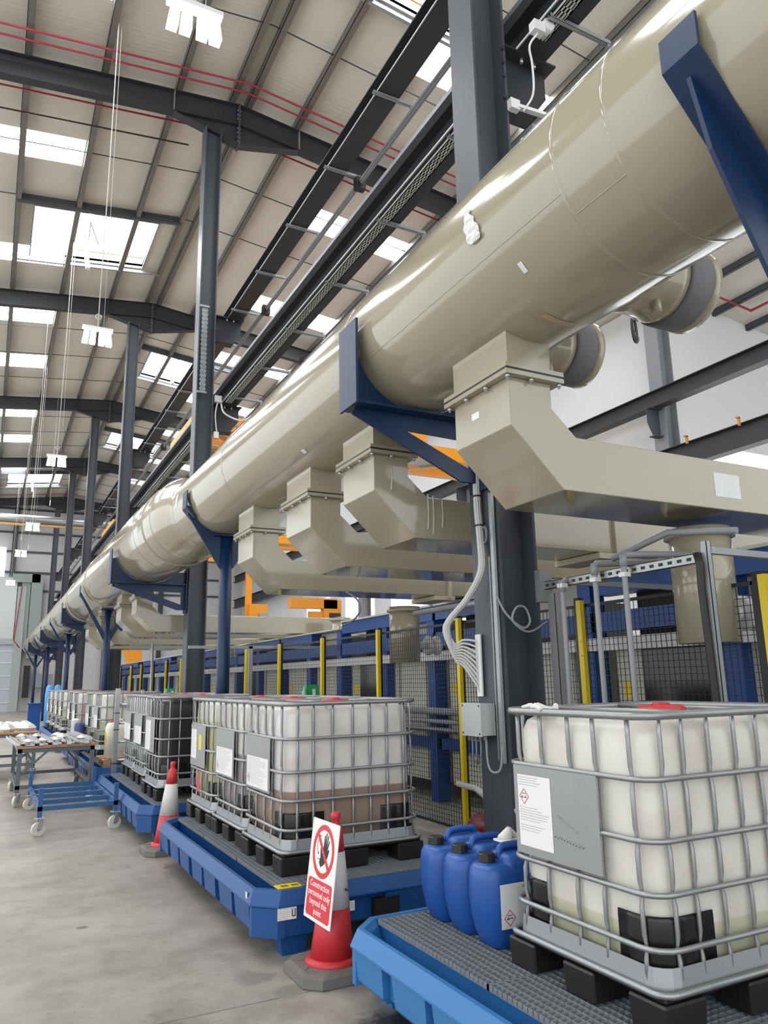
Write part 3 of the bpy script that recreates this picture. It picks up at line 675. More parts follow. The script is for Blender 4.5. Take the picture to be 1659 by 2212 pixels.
D = [(3.43, 4.03, 2.645, 0, 7.5, 'nearest square beige branch duct, large elbow turning right under the pipe', None),
     (5.28, 5.88, 2.66, .03, 7.5, 'second square branch duct, elbow with white sealant drips, left of the near column', 5.2),
     (6.68, 7.35, 2.67, -.01, 7.5, 'third square branch duct from the camera under the pipe', None),
     (8.5, 9.1, 2.67, -.03, 7.5, 'fourth square branch duct, with a hanging loop of cable', 5.35),
     (15.75, 16.3, 2.56, -.08, 9.5, 'fifth square branch duct, first of the far group past the blue post', 7.0),
     (17.6, 18.3, 2.54, -.08, 9.5, 'sixth square branch duct, second of the far group', None),
     (20.95, 21.7, 2.54, -.08, 9.5, 'seventh square branch duct, third of the far group', None),
     (23.6, 24.4, 2.54, -.08, 9.5, 'eighth and farthest square branch duct', None)]
for d in D: b_ = branch(*d); (b_ if d[0] != 3.43 else b_)
b1 = [o for o in C.objects if o.name.startswith('branch_duct')][0]
def flat_y(x0, z0, x1, z1, y, mt, nm, par, lab=None): return part(nm, MB().box(x0, y - .002, z0, x1, y, z1), mt, par, label=lab)
part('sticker', MB().box(2.643, 3.75, 3.30, 2.645, 3.83, 3.345), paper, b1, label='small white sticker')
flat_y(4.36, 2.88, 4.62, 3.05, 3.43, wrap, 'document_pouch', b1, 'clear crinkled document pouch')
b2 = [o for o in C.objects if o.name.startswith('branch_duct')][1]
drip = mat('cured sealant', 'cfc8b4', .5)
for x, z0, z1 in ((3.16, 2.9, 3.2), (3.21, 2.86, 3.19), (3.3, 2.92, 3.16), (2.82, 3.2, 3.4)): part('sealant_drip', MB().tube([(x, 5.276, z1), (x + .004, 5.275, (z0 + z1) / 2), (x - .003, 5.276, z0)], [.006, .004, .007], 6), drip, b2)
solo('loose_cable', MB().tube(spl([(3.86, 8.52, 2.775), (3.93, 8.3, 2.64), (3.92, 8.2, 2.5), (3.82, 8.2, 2.38), (3.72, 8.25, 2.33)]), .012, 8), mat('grey cable', '77787a', .5), 'loose grey cable end hanging from the fourth branch duct', 'cable')

# round side outlets
def side_outlet(yc, zc, x0, xe, r, lab):
    t = thing('side_outlet', lab, 'outlet', (x0, yc, zc - r)); c = (0, yc, zc)
    part('outlet_tube', MB().lathe([(r * .93, x0), (r * .93, xe - .55), (r * .96, xe - .53), (r * .96, xe - .49), (r * .93, xe - .47), (r * .93, xe - .3), (r, xe - .26), (r, xe - .2)], 40, c, 'x'), duct, t)
    part('flexible_cuff', MB().lathe([(r * 1.02, xe - .2), (r * 1.05, xe - .17), (r * 1.05, xe - .03), (r * 1.02, xe)], 40, c, 'x'), dark_rub, t)
    part('end_cap', MB().lathe([(r * 1.02, xe - .0), (r * 1.06, xe + .02), (r * 1.06, xe + .06), (r * .3, xe + .07)], 40, c, 'x'), duct, t)
    part('drain_boss', MB().lathe([(.03, zc - r - .03), (.03, zc - r + .06)], 12, (xe - .36, yc - .1, 0)), duct, t)
side_outlet(3.05, 4.10, 3.1, 3.78, .25, 'nearer round beige outlet with a grey cuff on the far side of the big pipe')
side_outlet(4.1, 4.10, 3.1, 3.82, .24, 'farther round beige outlet with a grey cuff, partly hidden by the nearest branch duct')
def loop(c, r, n, ax, wob=.1):
    pts = []
    for i in range(n * 16):
        a = 2 * PI * i / 16; rr = r * (1 + wob * math.sin(i * .7)); pts.append((c[0] + rr * math.cos(a) * ax[0] + .004 * i / 8, c[1] + rr * math.cos(a) * ax[1], c[2] + rr * 1.2 * math.sin(a)))
    return pts
solo('cable_coil', MB().tube(loop((4.24, 3.9, 4.31), .085, 3, (.7, .4)), .007, 6), mat('dark cable', '3a3a3c', .5), 'small coil of dark cable hanging before the white wall', 'cable')

# ============================================================ SPILL TRAYS, TOTES
def octo(x0, y0, x1, y1, c): return [(x0 + c, y0), (x1 - c, y0), (x1, y0 + c), (x1, y1 - c), (x1 - c, y1), (x0 + c, y1), (x0, y1 - c), (x0, y0 + c)]
def spill_tray(x0, y0, x1, y1, m, lab, zt=.40, labels=False, fine=True, name='spill_tray'):
    t = thing(name, lab, 'spill tray', ((x0 + x1) / 2, (y0 + y1) / 2, 0), 'blue spill trays under the totes'); c = .14
    L = lambda d, z: [(p[0], p[1], z) for p in octo(x0 + d, y0 + d, x1 - d, y1 - d, c)]
    mb = MB().loft([L(.09, .13), L(.06, .15), L(.055, zt - .10), L(0, zt - .095), L(0, zt - .085), L(.03, zt), L(.055, zt), L(.075, zt - .03), L(.11, .19), L(.12, .17)], cap=True)
    o = part('tray_body', mb, m, t)
    # raised wall panels between the narrow pockets
    pn = MB(); n = max(3, int((y1 - y0 - .3) / .36)); st = (y1 - y0 - 2 * c) / n
    def block(a, b, fx, side):
        pts = []
        for z, d in ((zt - .1, .012), (.16, .03), (.13, .06)):
            pts.append((z, d))
        return pts
    for k in range(n):
        wp = .05 if k % 2 else .03; a, b = y0 + c + k * st + (.03 if k % 2 else .05), y0 + c + (k + 1) * st - wp
        for xx0, s in ((x0, 1), (x1, -1)):
            r0 = [(xx0 + s * d, yy, z) for (z, d, yy) in ((zt - .1, .008, a), (zt - .1, .008, b), (zt - .1, .1, b), (zt - .1, .1, a))]
            r1 = [(xx0 + s * d, yy, z) for (z, d, yy) in ((.16, .022, a + .012), (.16, .022, b - .012), (.16, .1, b - .012), (.16, .1, a + .012))]
            r3 = [(xx0 + s * d, yy, z) for (z, d, yy) in ((.13, .05, a + .02), (.13, .05, b - .02), (.13, .1, b - .02), (.13, .1, a + .02))]
            pn.loft([r0, r1, r3])
    w = x1 - x0
    for a, b in ((x0 + c, x0 + w * .38), (x0 + w * .62, x1 - c)):
        for yy0, s in ((y0, 1), (y1, -1)):
            r0 = [(xx, yy0 + s * d, z) for (z, d, xx) in ((zt - .1, .008, a), (zt - .1, .008, b), (zt - .1, .1, b), (zt - .1, .1, a))]
            r1 = [(xx, yy0 + s * d, z) for (z, d, xx) in ((.13, .03, a), (.13, .03, b), (.13, .1, b), (.13, .1, a))]
            pn.loft([r0, r1])
    for (ax, ay, sx, sy_) in ((x0, y0, 1, 1), (x1, y0, -1, 1), (x1, y1, -1, -1), (x0, y1, 1, -1)):
        for z0_, z1_, d in ((.13, zt - .1, .012),):
            pn.prism([(ax + sx * (c + .05), ay + sy_ * d), (ax + sx * (c), ay + sy_ * d), (ax + sx * d, ay + sy_ * c), (ax + sx * d, ay + sy_ * (c + .04)), (ax + sx * .15, ay + sy_ * .2)], z0_, z1_, 'z')
    part('wall_panel', pn, m, t, split=True)
    if fine: part('fork_pocket_shade', MB().box(x0 + w * .56, y0 + .006, .135, x0 + w * .69, y0 + .08, zt - .13), mat('painted opening shade', '101113', .6), t)  # near-black box painting the shade inside the fork pocket
    for fx in (x0 + .28, x1 - .28):
        for fy in (y0 + .16, (y0 + y1) / 2, y1 - .16):
            R = lambda h, z: [(fx - h, fy - h * .8, z), (fx + h, fy - h * .8, z), (fx + h, fy + h * .8, z), (fx - h, fy + h * .8, z)]
            part('foot', MB().loft([R(.075, 0), R(.10, .15)]), m, t)
    # steel grating in lengths
    gx0, gx1 = x0 + .19, x1 - .05; segs = max(1, round((y1 - y0) / 1.25)); gl = (y1 - y0 - .16) / segs
    for k in range(segs):
        a, b = y0 + .08 + k * gl, y0 + .08 + (k + 1) * gl - .006
        g = MB(); h = .024; zb = zt - .012 - h + .012
        for q in (gx0, gx1 - .006): g.box(q, a, zb, q + .006, b, zb + h)
        for q in (a, b - .006): g.box(gx0, q, zb, gx1, q + .006, zb + h)
        px_ = .040 if fine else .08; n1 = int((gx1 - gx0) / px_); n2 = int((b - a) / (.034 if fine else .1))
        for i in range(1, n1): g.box(gx0 + i * px_ - .0022, a, zb + .010, gx0 + i * px_ + .0022, b, zb + h)
        for i in range(1, n2): q = a + i * (b - a) / n2; g.box(gx0, q - .0016, zb + .006, gx1, q + .0016, zb + h)
        part('grating', g, galv, t)
    part('support_ledge', MB().box(gx0 + .02, y0 + .08, .17, gx0 + .05, y1 - .08, zt - .035).box(gx1 - .05, y0 + .08, .17, gx1 - .02, y1 - .08, zt - .035), m, t, split=True)
    return t
T1 = spill_tray(1.84, 1.88, 3.45, 4.16, tray_l, 'light blue spill tray at the bottom right, under the near tote and the drums')
T2 = spill_tray(1.60, 4.87, 3.05, 8.03, tray_b, 'blue spill tray under the row of three totes, behind the sign cone')
T3 = spill_tray(1.57, 8.83, 2.76, 12.42, tray_b, 'blue spill tray under the black tote, behind the second cone')
T4 = spill_tray(1.62, 13.2, 3.1, 17.4, tray_b, 'blue spill tray carrying the wooden pallet with jerrycans', fine=False)
T5 = spill_tray(1.7, 18.3, 3.1, 20.6, tray_b, 'blue spill tray half hidden behind the work tables', fine=False)
T6 = spill_tray(1.7, 21.8, 3.1, 28.2, tray_b, 'farthest blue spill tray under the far totes', fine=False)
def plate_label(par, x0, y0, z0, w, h, normal, kind=0):
    """paper label lying on a face; normal '-x' or '-y'; (x0,y0,z0) is its lower left corner as seen"""
    if normal == '-x': o_, rgt = Vector((x0, y0, z0)), Vector((0, -1, 0))
    else: o_, rgt = Vector((x0, y0, z0)), Vector((1, 0, 0))
    fm = frame_on(o_, rgt, (0, 0, 1))
    base = MB().box(0, 0, 0, w, h, .0008); lb = part('label', MB().join(base, fm), paper, par, label='white printed label')
    pr_ = MB(); n = int(h / .012)
    for i in range(n):
        yy_ = h - .012 - i * .011
        if kind == 1 and (.32 * h < yy_ < .34 * h or yy_ < .2 * h or .55 * h < yy_ < .82 * h): continue
        if yy_ < .005: break
        ln = w * (.55 + .4 * random.random()); pr_.box(w * .04, yy_, .0008, ln, yy_ + .003, .0012)
    part('print', MB().join(pr_, fm), inkg, lb)
    return lb, fm
def ghs(par, fm, cx_, cy_, s):
    """corrosive pictogram: red diamond with two drips over a bar and a hand"""
    o_ = MB()
    P = [(cx_, cy_ - s), (cx_ + s, cy_), (cx_, cy_ + s), (cx_ - s, cy_)]; q = .86; Q = [(cx_ + (a - cx_) * q, cy_ + (b - cy_) * q) for a, b in P]
    for i in range(4):
        a, b, c_, d = P[i], P[(i + 1) % 4], Q[(i + 1) % 4], Q[i]
        o_.add([(*a, .0016), (*b, .0016), (*c_, .0016), (*d, .0016)], [(0, 1, 2, 3)])
    part('hazard_diamond', MB().join(o_, fm), redp, par)
    k = MB(); z = .0018
    def bx(a, b, c_, d): k.box(cx_ + a * s, cy_ + b * s, z, cx_ + c_ * s, cy_ + d * s, z + .0003)
    bx(-.62, -.2, -.1, -.1); bx(-.5, -.05, -.25, .02); bx(-.42, .05, -.38, .15); bx(.1, -.18, .5, -.06); bx(.2, .0, .26, .1); bx(.34, .0, .4, .12); bx(-.4, .3, 0, .38); bx(0, .34, .4, .40)
    part('hazard_symbol', MB().join(k, fm), ink, par)

IL, IW = 1.10, .93     # footprint of a tote
RZ = [1.13, .89, .665, .475, .285]
def cage_path(z, r=.10, x=IL / 2 - .012, y=IW / 2 - .012): return [(p[0], p[1], z) for p in rrect(-x, -y, x, y, r, 4)]
def build_tote():
    t = thing('ibc_tote', '', 'tote'); L = IL / 2; Wd = IW / 2
    m = MB()
    for x in (-L + .1, 0, L - .1):
        for y in (-Wd + .09, 0, Wd - .09): m.loft([[(x - a, y - b, z), (x + a, y - b, z), (x + a, y + b, z), (x - a, y + b, z)] for z, a, b in ((0, .098, .085), (.01, .102, .09), (.12, .108, .095))])
    m.box(-L + .01, -Wd + .01, .118, L - .01, Wd - .01, .138)
    bevel(part('pallet', m, black, t, local=True), .008, 1)
    R = lambda d, z, r=.09: [(p[0], p[1], z) for p in rrect(-L + d, -Wd + d, L - d, Wd - d, r, 4)]
    part('base_pan', MB().loft([R(.018, .139), R(.016, .150), R(.022, .225), R(.026, .225), R(.03, .155)], cap=True, smooth=False), mat('sheet steel pan', 'a3a5a7', .35, .5), t, local=True)
    rings = []
    for z, d, r in ((.16, .09, .09), (.18, .055, .11), (.35, .045, .12), (.6, .042, .12), (.95, .043, .12), (1.04, .046, .12), (1.085, .062, .115), (1.106, .095, .10), (1.116, .16, .09), (1.119, .25, .08)):
        rings.append([(p[0], p[1], z) for p in rrect(-L + d, -Wd + d, L - d, Wd - d, r, 5)])
    o = part('bottle', MB().loft(rings, smooth=True), MATS['white paint'], t, local=True)
    # moulded corner guards
    for sx in (-1, 1):
        for sy_ in (-1, 1):
            d, r = .038, .115; cx_, cy2 = sx * (L - d - r), sy_ * (Wd - d - r)
            pts = [(sx * (L - d - r - .17), sy_ * (Wd - d))] + [(cx_ + sx * r * math.sin(a), cy2 + sy_ * r * math.cos(a)) for a in [PI / 2 * k / 10 for k in range(11)]] + [(sx * (L - d), sy_ * (Wd - d - r - .09))]
            z0_ = [.20] * len(pts)
            rows = []
            for zz, e in ((.20, 0), (.22, .0), (.30, 0), (.375, 0), (.39, .006)): rows.append([(a * (1 - e), b * (1 - e), zz) for k, (a, b) in enumerate(pts)])
            g = MB().loft(rows, cap=False, closed=False, smooth=True)
            o = part('corner_guard', g, blackg, t, local=True); sm = o.modifiers.new('s', 'SOLIDIFY'); sm.thickness = .006
    for i, z in enumerate(RZ):
        part('cage_rail', MB().tube(cage_path(z), (.0115 if i else .017), 8, closed=True), galv_d, t, local=True)
    part('cage_rail', MB().tube(cage_path(.148, .06, L, Wd), .013, 8, closed=True), galv_d, t, local=True)
    yb_ = [-Wd + .1, -Wd + .3, Wd - .3, Wd - .1, 0]
    vert = [(-L + .016, y) for y in (-.36, -.16, .0, .19, .37)] + [(L - .016, y) for y in (-.36, -.18, 0, .18, .36)]
    vert += [(x, -Wd + .016) for x in (-.43, -.31, -.16, -.0, .14, .28, .42)] + [(x, Wd - .016) for x in (-.43, -.31, -.16, -.0, .14, .28, .42)]
    for (x, y) in vert:
        sx = .018 if abs(x) > L - .1 else 0; sy_ = .018 if abs(y) > Wd - .1 else 0
        ix, iy = (1 if x < 0 else -1) * (.012 if sx else 0), (1 if y < 0 else -1) * (.012 if sy_ else 0)
        zs_ = [.15]; 
        for z in sorted(RZ[1:]): zs_ += [z - .045, z, z + .045]
        zs_ += [1.06, 1.12]
        pts = [(x + (ix if z not in RZ else ix * 1.6), y + (iy if z not in RZ else iy * 1.6), z) for z in zs_]
        rad = [.0098 if z not in RZ else .0065 for z in zs_]
        part('cage_bar', MB().tube(pts, rad, 6), galv_d, t, local=True)
    for x in (-.2, .22): part('top_bar', MB().tube([(x, -Wd + .02, 1.132), (x, Wd - .02, 1.132)], .012, 6), galv_d, t, local=True)
    lid = part('lid', MB().lathe([(.11, 1.11), (.11, 1.138), (.095, 1.148), (.04, 1.148), (.04, 1.158), (.001, 1.158)], 20, (.04, -.02, 0)), mat('red lid', 'c62f33', .4), t, local=True)
    part('valve', MB().lathe([(.05, L - .12), (.05, L - .09), (.03, L - .09), (.03, L - .01)], 14, (0, -.02, .25), 'x'), black, t, local=True)
    return t
proto = build_tote()
def place_tote(first, x, y, z, lab, bottle, plate=True, group='totes on the spill trays', labels=1, lid=True, rzt=0):
    o = proto if first else copy_tree(proto)
    o.location = (x, y, z); o.rotation_euler.z = rzt; o['label'] = lab; o['group'] = group
    for ch in o.children:
        if ch.name.startswith('bottle'):
            if not first or True:
                ch.data = ch.data.copy(); ch.data.materials[0] = bottle
    return o
BM = {}
def bm(k, *a):
    if k not in BM: BM[k] = fill_mat('bottle ' + k, *a)
    return BM[k]
place = [(2.27 + IL / 2, 2.24 + IW / 2, 'large white tote in the right foreground, nearly empty, grey plate with a long label', bm('clear', 'd8d4cb', 'c6c4aa', .34), 1),
         (2.43, 5.67, 'tote half full of brown liquid, behind the prohibition sign', bm('brown', 'd2cdc8', '957f70', .53), 2),
         (2.45, 6.65, 'tote of mauve liquid between the brown tote and the yellow-green one', bm('mauve', 'cfcac3', '8f858a', .70), 2),
         (2.45, 7.6, 'tote of yellow-green liquid with a yellow sticker on its plate', bm('olive', 'cfcbc0', 'b5b184', .93), 3),
         (2.36, 9.6, 'black tote behind the second traffic cone', bm('black', '17181b', '17181b', .6), 4),
         (2.44, 10.88, 'pale tote with two hanging labels, just behind the black tote', bm('pale', 'd3d2cc', 'b9c1b8', .8), 2),
         (2.46, 11.88, 'pale tote third in the row that starts with the black one', bm('pale2', 'd3d2cc', 'bfc5bd', .6), 2),
         (2.45, 15.5, 'tote with a rusty streak behind the white jerrycans', bm('green', 'd9d7cc', 'b3b893', .62), 2),
         (2.42, 16.6, 'pale tote just behind the tote with the rusty streak', bm('green2', 'd9d7cc', 'b3b893', .5), 2),
         (2.38, 18.85, 'tote of pinkish liquid half hidden by the far work table', bm('pink', 'd6d2cb', 'b8aba1', .86), 2),
         (2.38, 20.05, 'greenish tote between the pinkish tote and the far pair', bm('green3', 'd3d2c6', 'aeb392', .8), 2),
         (2.40, 22.6, 'greenish tote fourth from the far end of the row', bm('green4', 'd3d2c6', 'aeb392', .75), 2),
         (2.40, 24.0, 'greenish tote third from the far end of the row', bm('green4'), 2),
         (2.40, 25.7, 'greenish tote next to the far end of the row', bm('green4'), 2),
         (2.40, 27.3, 'farthest greenish tote of the row, standing low near the end wall', bm('green5', 'd3d2c6', 'a5aa88', .7), 2)]
totes = []
for i, (x, y, lab, bmt, kd) in enumerate(place):
    o = place_tote(i == 0, x, y, .40, lab, bmt); totes.append((o, kd))
plate_m = mat('bare steel plate', '9a9c9c', .42, .45, noise=.06, scale=6)
bpy.context.view_layer.update()
def tote_labels(o, kd, near=False):
    X0, Y0, Z0 = o.location; L = IL / 2
    xf = X0 - L + .002
    # steel plate on the short side between the first and fourth rails
    pl = part('label_plate', MB().box(xf - .004, Y0 - .19, Z0 + .50, xf, Y0 + .37, Z0 + .885), plate_m, o); xs_ = xf - .005
    if kd == 1:
        lb, fm = plate_label(pl, xs_, Y0 + .34, Z0 + .535, .235, .31, '-x', 1); ghs(lb, fm, .045, .215, .035)
        k = MB(); tm = text_mb('UN 1824', .012, 'LEFT')
        q = part('scribble', MB().tube([(xs_ - .001, Y0 + .07 - i * .0075, Z0 + .695 - i * .0032 + (.005 if i % 2 else 0)) for i in range(18)], .0014, 5), plate_m, pl)
        q = part('scribble', MB().tube([(xs_ - .001, Y0 + .09 - i * .0095, Z0 + .605 - i * .001 + (.008 if i % 2 else 0)) for i in range(20)], .002, 5), plate_m, pl)
    elif kd == 2:
        lb, fm = plate_label(pl, xs_, Y0 + .34, Z0 + .515, .5, .22, '-x'); ghs(lb, fm, .05, .06, .035)
    elif kd == 3:
        lb, fm = plate_label(pl, xs_, Y0 + .34, Z0 + .57, .2, .27, '-x')
        part('yellow_sticker', MB().box(xs_ - .001, Y0 - .06, Z0 + .66, xs_, Y0 + .05, Z0 + .8), yellow, pl)
        part('red_label', MB().box(xf - .03, Y0 - .12, Z0 + .29, xf - .028, Y0 - .03, Z0 + .45), redp, o)
    elif kd == 4:
        plate_label(pl, xs_, Y0 + .34, Z0 + .52, .3, .34, '-x')
for o, kd in totes: tote_labels(o, kd)
# coiled rags and the like on the near tote
t = thing('cloth', 'white crumpled cloth lying on the rail of the near tote', 'cloth', (2.36, 2.98, 1.53)); m = MB()
for k in range(5): m.tube([(2.30 + .02 * k + .03 * math.sin(j + k), 3.02 - .035 * j + .01 * k, 1.545 + .012 * math.sin(j * 2 + k)) for j in range(6)], .012, 6)
part('fabric', m, mat('white cotton', 'dcdad4', .9), t)
# yellow card and stickers on the middle tray
t = thing('yellow_card', 'yellow printed card lying on the corner of the middle spill tray', 'card', (1.86, 4.98, .402)); part('card', MB().box(1.76, 4.93, .401, 1.92, 5.02, .407), yellow, t)
m = MB(); [m.box(1.79 + .07 * i, 4.95 + .012 * j, .4072, 1.84 + .07 * i, 4.957 + .012 * j, .4076) for i in range(2) for j in range(4)]; part('print', m, ink, t)
lb, fm = plate_label(T2, 1.735, 4.872, .235, .125, .075, '-y'); part('symbol', MB().join(MB().box(.095, .015, .001, .101, .06, .0016).box(.113, .015, .001, .119, .06, .0016).box(.095, .015, .001, .119, .021, .0016), fm), ink, lb)
plate_label(T2, 2.22, 4.872, .225, .045, .06, '-y'); plate_label(T2, 1.607, 5.13, .31, .04, .06, '-x')
plate_label(T3, 1.80, 8.84, .23, .15, .06, '-y')

# blue drums ---------------------------------------------------------------
def drum():
    t = thing('blue_drum', '', 'drum'); a, b, h = .195, .118, .44
    rg = []
    for z, fx, fy, r in ((0, .66, .68, .05), (.01, .74, .76, .06), (.07, .87, .90, .075), (.15, .96, .97, .08), (.23, 1, 1, .085), (.31, .99, .99, .085), (.35, .96, .95, .08), (.374, .88, .84, .07), (.384, .74, .62, .05)):
        rg.append([(p[0], p[1], z) for p in rrect(-a * fx, -b * fy, a * fx, b * fy, r, 5)])
    o = part('drum_body', MB().loft(rg, smooth=True), jug_b, t, local=True)
    # raised back with the handle recess
    rg = []
    for z, x0, x1, w in ((.31, -.085, .19, .112), (.37, -.072, .186, .108), (.40, -.058, .18, .10), (.418, -.045, .17, .086), (.426, -.03, .155, .06)):
        rg.append([(p[0], p[1], z) for p in rrect(x0, -w, x1, w, .045, 4)])
    part('shoulder', MB().loft(rg, smooth=True), jug_b, t, local=True)
    part('handle', MB().tube(spl([(-.05, 0, .39), (-.04, 0, .43), (-.01, 0, .448), (.10, 0, .448), (.13, 0, .44), (.14, 0, .41)], 3), .019, 10), jug_b, t, local=True)
    cap = MB(); rg = []
    for z, r in ((.378, .040), (.388, .040), (.389, .044), (.424, .042), (.428, .037)):
        rg.append([(-.12 + r * (1 + .03 * (j % 2)) * math.cos(2 * PI * j / 28), r * (1 + .03 * (j % 2)) * math.sin(2 * PI * j / 28), z) for j in range(28)])
    part('cap', cap.loft(rg, smooth=False), black, t, local=True)
    part('neck_ring', MB().lathe([(.05, .365), (.048, .386)], 20, (-.12, 0, 0)), jug_b, t, local=True)
    fm = frame_on(Vector((-.13, -b - .0015, .10)), (1, 0, 0), (0, 0, 1))
    lb = part('label', MB().join(MB().box(0, 0, 0, .185, .20, .001), fm), paper, t, local=True, label='white hazard label')
    pm = MB(); [pm.box(.10, .185 - i * .008, .001, .10 + .05 + .03 * ((i * 7) % 3) / 3, .187 - i * .008, .0013) for i in range(1, 20)]
    part('print', MB().join(pm, fm), inkg, lb, local=True)
    q = MB(); P = [(.05, .01), (.085, .048), (.05, .086), (.015, .048)]; Q = [(.05 + (x - .05) * .86, .048 + (y - .048) * .86) for x, y in P]
    for i in range(4): q.add([(*P[i], .0016), (*P[(i + 1) % 4], .0016), (*Q[(i + 1) % 4], .0016), (*Q[i], .0016)], [(0, 1, 2, 3)])
    part('hazard_diamond', MB().join(q, fm), redp, lb, local=True)
    q = MB().box(.03, .042, .0015, .05, .046, .002).box(.034, .048, .0015, .046, .051, .002).box(.052, .044, .0015, .068, .048, .002).box(.036, .058, .0015, .064, .061, .002)
    part('hazard_symbol', MB().join(q, fm), ink, lb, local=True)
    tx = text_mb('GARDO', .011, 'LEFT')
    part('lettering', MB().join(tx, fm @ Matrix.Translation((.13, .18, .0012))), ink, lb, local=True)
    return t
d0 = drum(); dl = ['blue plastic drum farthest back of the three, nearest the middle tray', 'middle one of the three blue plastic drums', 'blue plastic drum nearest the large tote, its whole label showing']
for i, y in enumerate((3.90, 3.655, 3.41)):
    o = d0 if i == 0 else copy_tree(d0); o.location = (2.44, y, .40); o['label'] = dl[i]; o['group'] = 'three blue drums on the near tray'
t = thing('tissue', 'crumpled white tissue lying on top of the blue drums', 'tissue', (2.52, 3.5, .85)); m = MB(); m.tube([(2.46, 3.5, .87), (2.5, 3.47, .885), (2.54, 3.52, .88), (2.57, 3.47, .87)], [.008, .02, .022, .006], 7); m.box(2.45, 3.43, .852, 2.58, 3.53, .862); part('paper', m, mat('white tissue', 'e3e0da', .9), t)

# cones ----------------------------------------------------------------------
def cone(x, y, h, lab, lean=(0, 0), sign=False):
    t = thing('traffic_cone', lab, 'traffic cone', (x, y, 0), 'traffic cones'); sx, sy_ = lean
    base = MB(); c = .085; o8 = lambda e, z: [(p[0] + x, p[1] + y, z) for p in octo(-.24 - e, -.24 - e, .24 + e, .24 + e, c)]
    base.loft([o8(0, 0), o8(.005, .01), o8(0, .055), o8(-.03, .07)]); part('base', base, rubber, t)
    rb = MB()
    for a in range(8):
        an = a * PI / 4 + .2; rb.beam((x + .17 * math.cos(an), y + .17 * math.sin(an), .071), (x + .22 * math.cos(an + .15), y + .22 * math.sin(an + .15), .069), .02, .006)
    part('tread', rb, rubber, t, split=True)
    P = lambda r, z: [(x + sx * z + r * math.cos(2 * PI * j / 32), y + sy_ * z + r * math.sin(2 * PI * j / 32), z) for j in range(32)]
    part('flange', MB().loft([P(.158, .06), P(.162, .075), P(.155, .092), P(.135, .10)], smooth=True), conered, t)
    rr = lambda z: .130 - (.130 - .036) * (z - .095) / (.80 * h / .83 - .095)
    z1, z2, z3 = h * .405, h * .75, h * .91
    part('lower_cone', MB().loft([P(rr(.09), .09), P(rr(z1), z1)], smooth=True), conered, t)
    part('sleeve', MB().loft([P(rr(z1) + .002, z1), P(rr(z2) + .002, z2)], smooth=True), conewht, t)
    part('upper_cone', MB().loft([P(rr(z2), z2), P(rr(z3), z3), P(.03, z3 + .003), P(.022, h - .05), P(.030, h - .035), P(.030, h - .012), P(.022, h)], smooth=True), conered, t)
    return t
cone(1.965, 4.56, .895, 'traffic cone in front of the middle spill tray, with the prohibition sign on it', lean=(.035, 0))
cone(1.80, 8.47, .88, 'second traffic cone, leaning between two spill trays', lean=(.05, .03))
sg = thing('prohibition_sign', 'white and red prohibition sign hung on the near traffic cone, CONSTRUCTION PERSONNEL ONLY', 'sign', (1.93, 4.4, .2))
# sign plane: corners measured in the photograph
rgt = Vector((.012, -.37, 0)).normalized(); upv = Vector((.07, -.035, .55)).normalized(); upv = (upv - rgt * upv.dot(rgt)).normalized()
sw, sh = .372, .555
so = Vector((1.822, 4.655, .312)); FM = frame_on(so, rgt, upv)
part('board', MB().join(MB().prism(rrect(0, 0, sw, sh, .006, 2), -.004, 0, 'z'), FM), mat('white sign board', 'e8e6e2', .4), sg)
rp = rrect(.022, .02, sw - .022, .225, .02, 4); part('red_panel', MB().join(MB().prism(rp, 0, .001, 'z'), FM), redp, sg)
for i, s_ in enumerate(('Construction', 'personnel only', 'beyond this', 'point')):
    part('lettering', MB().join(text_mb(s_, .050, 'CENTER', 1.0), FM @ Matrix.Translation((sw / 2, .180 - i * .047, .0012))), mat('white print', 'f0ecec', .4), sg)
cxs, cys, R_ = sw / 2, .385, .148; ri = MB(); n = 48
for i in range(n):
    a, b = 2 * PI * i / n, 2 * PI * (i + 1) / n; r0 = R_ - .03
    ri.add([(cxs + R_ * math.cos(a), cys + R_ * math.sin(a), .001), (cxs + R_ * math.cos(b), cys + R_ * math.sin(b), .001), (cxs + r0 * math.cos(b), cys + r0 * math.sin(b), .001), (cxs + r0 * math.cos(a), cys + r0 * math.sin(a), .001)], [(0, 1, 2, 3)])
part('prohibition_ring', MB().join(ri, FM), redp, sg)
bar = MB(); bar.add([(cxs - .100, cys + .082, .0022), (cxs - .082, cys + .100, .0022), (cxs + .100, cys - .082, .0022), (cxs + .082, cys - .100, .0022)], [(0, 3, 2, 1)]); part('prohibition_bar', MB().join(bar, FM), redp, sg)
hd = MB()
hand = [(-.015, -.075), (.02, -.055), (.05, -.02), (.062, .012), (.055, .02), (.04, .005), (.062, .055), (.055, .058), (.034, .02), (.048, .078), (.040, .08), (.024, .026), (.028, .088), (.020, .088), (.012, .028), (.01, .075), (.002, .075), (.0, .02), (-.012, -.01), (-.028, .015), (-.032, .01), (-.025, -.03), (-.035, -.055)]
hd.add([(cxs + a * 1.25, cys + b * 1.2, .0013) for a, b in hand], [tuple(range(len(hand)))]); 
part('hand_symbol', MB().join(hd, FM), ink, sg)
fc = MB(); ps = [(-.035, .07), (-.06, .06), (-.072, .03), (-.07, 0), (-.055, -.012), (-.06, -.02), (-.045, -.01)]
for i in range(len(ps) - 1): fc.beam((cxs + ps[i][0] * 1.2, cys + ps[i][1] * 1.2, .0012), (cxs + ps[i + 1][0] * 1.2, cys + ps[i + 1][1] * 1.2, .0012), .003, .0006)
fc.beam((cxs - .07, cys - .05, .0012), (cxs - .045, cys - .045, .0012), .003, .0006); fc.beam((cxs - .045, cys - .045, .0012), (cxs - .03, cys - .06, .0012), .003, .0006)
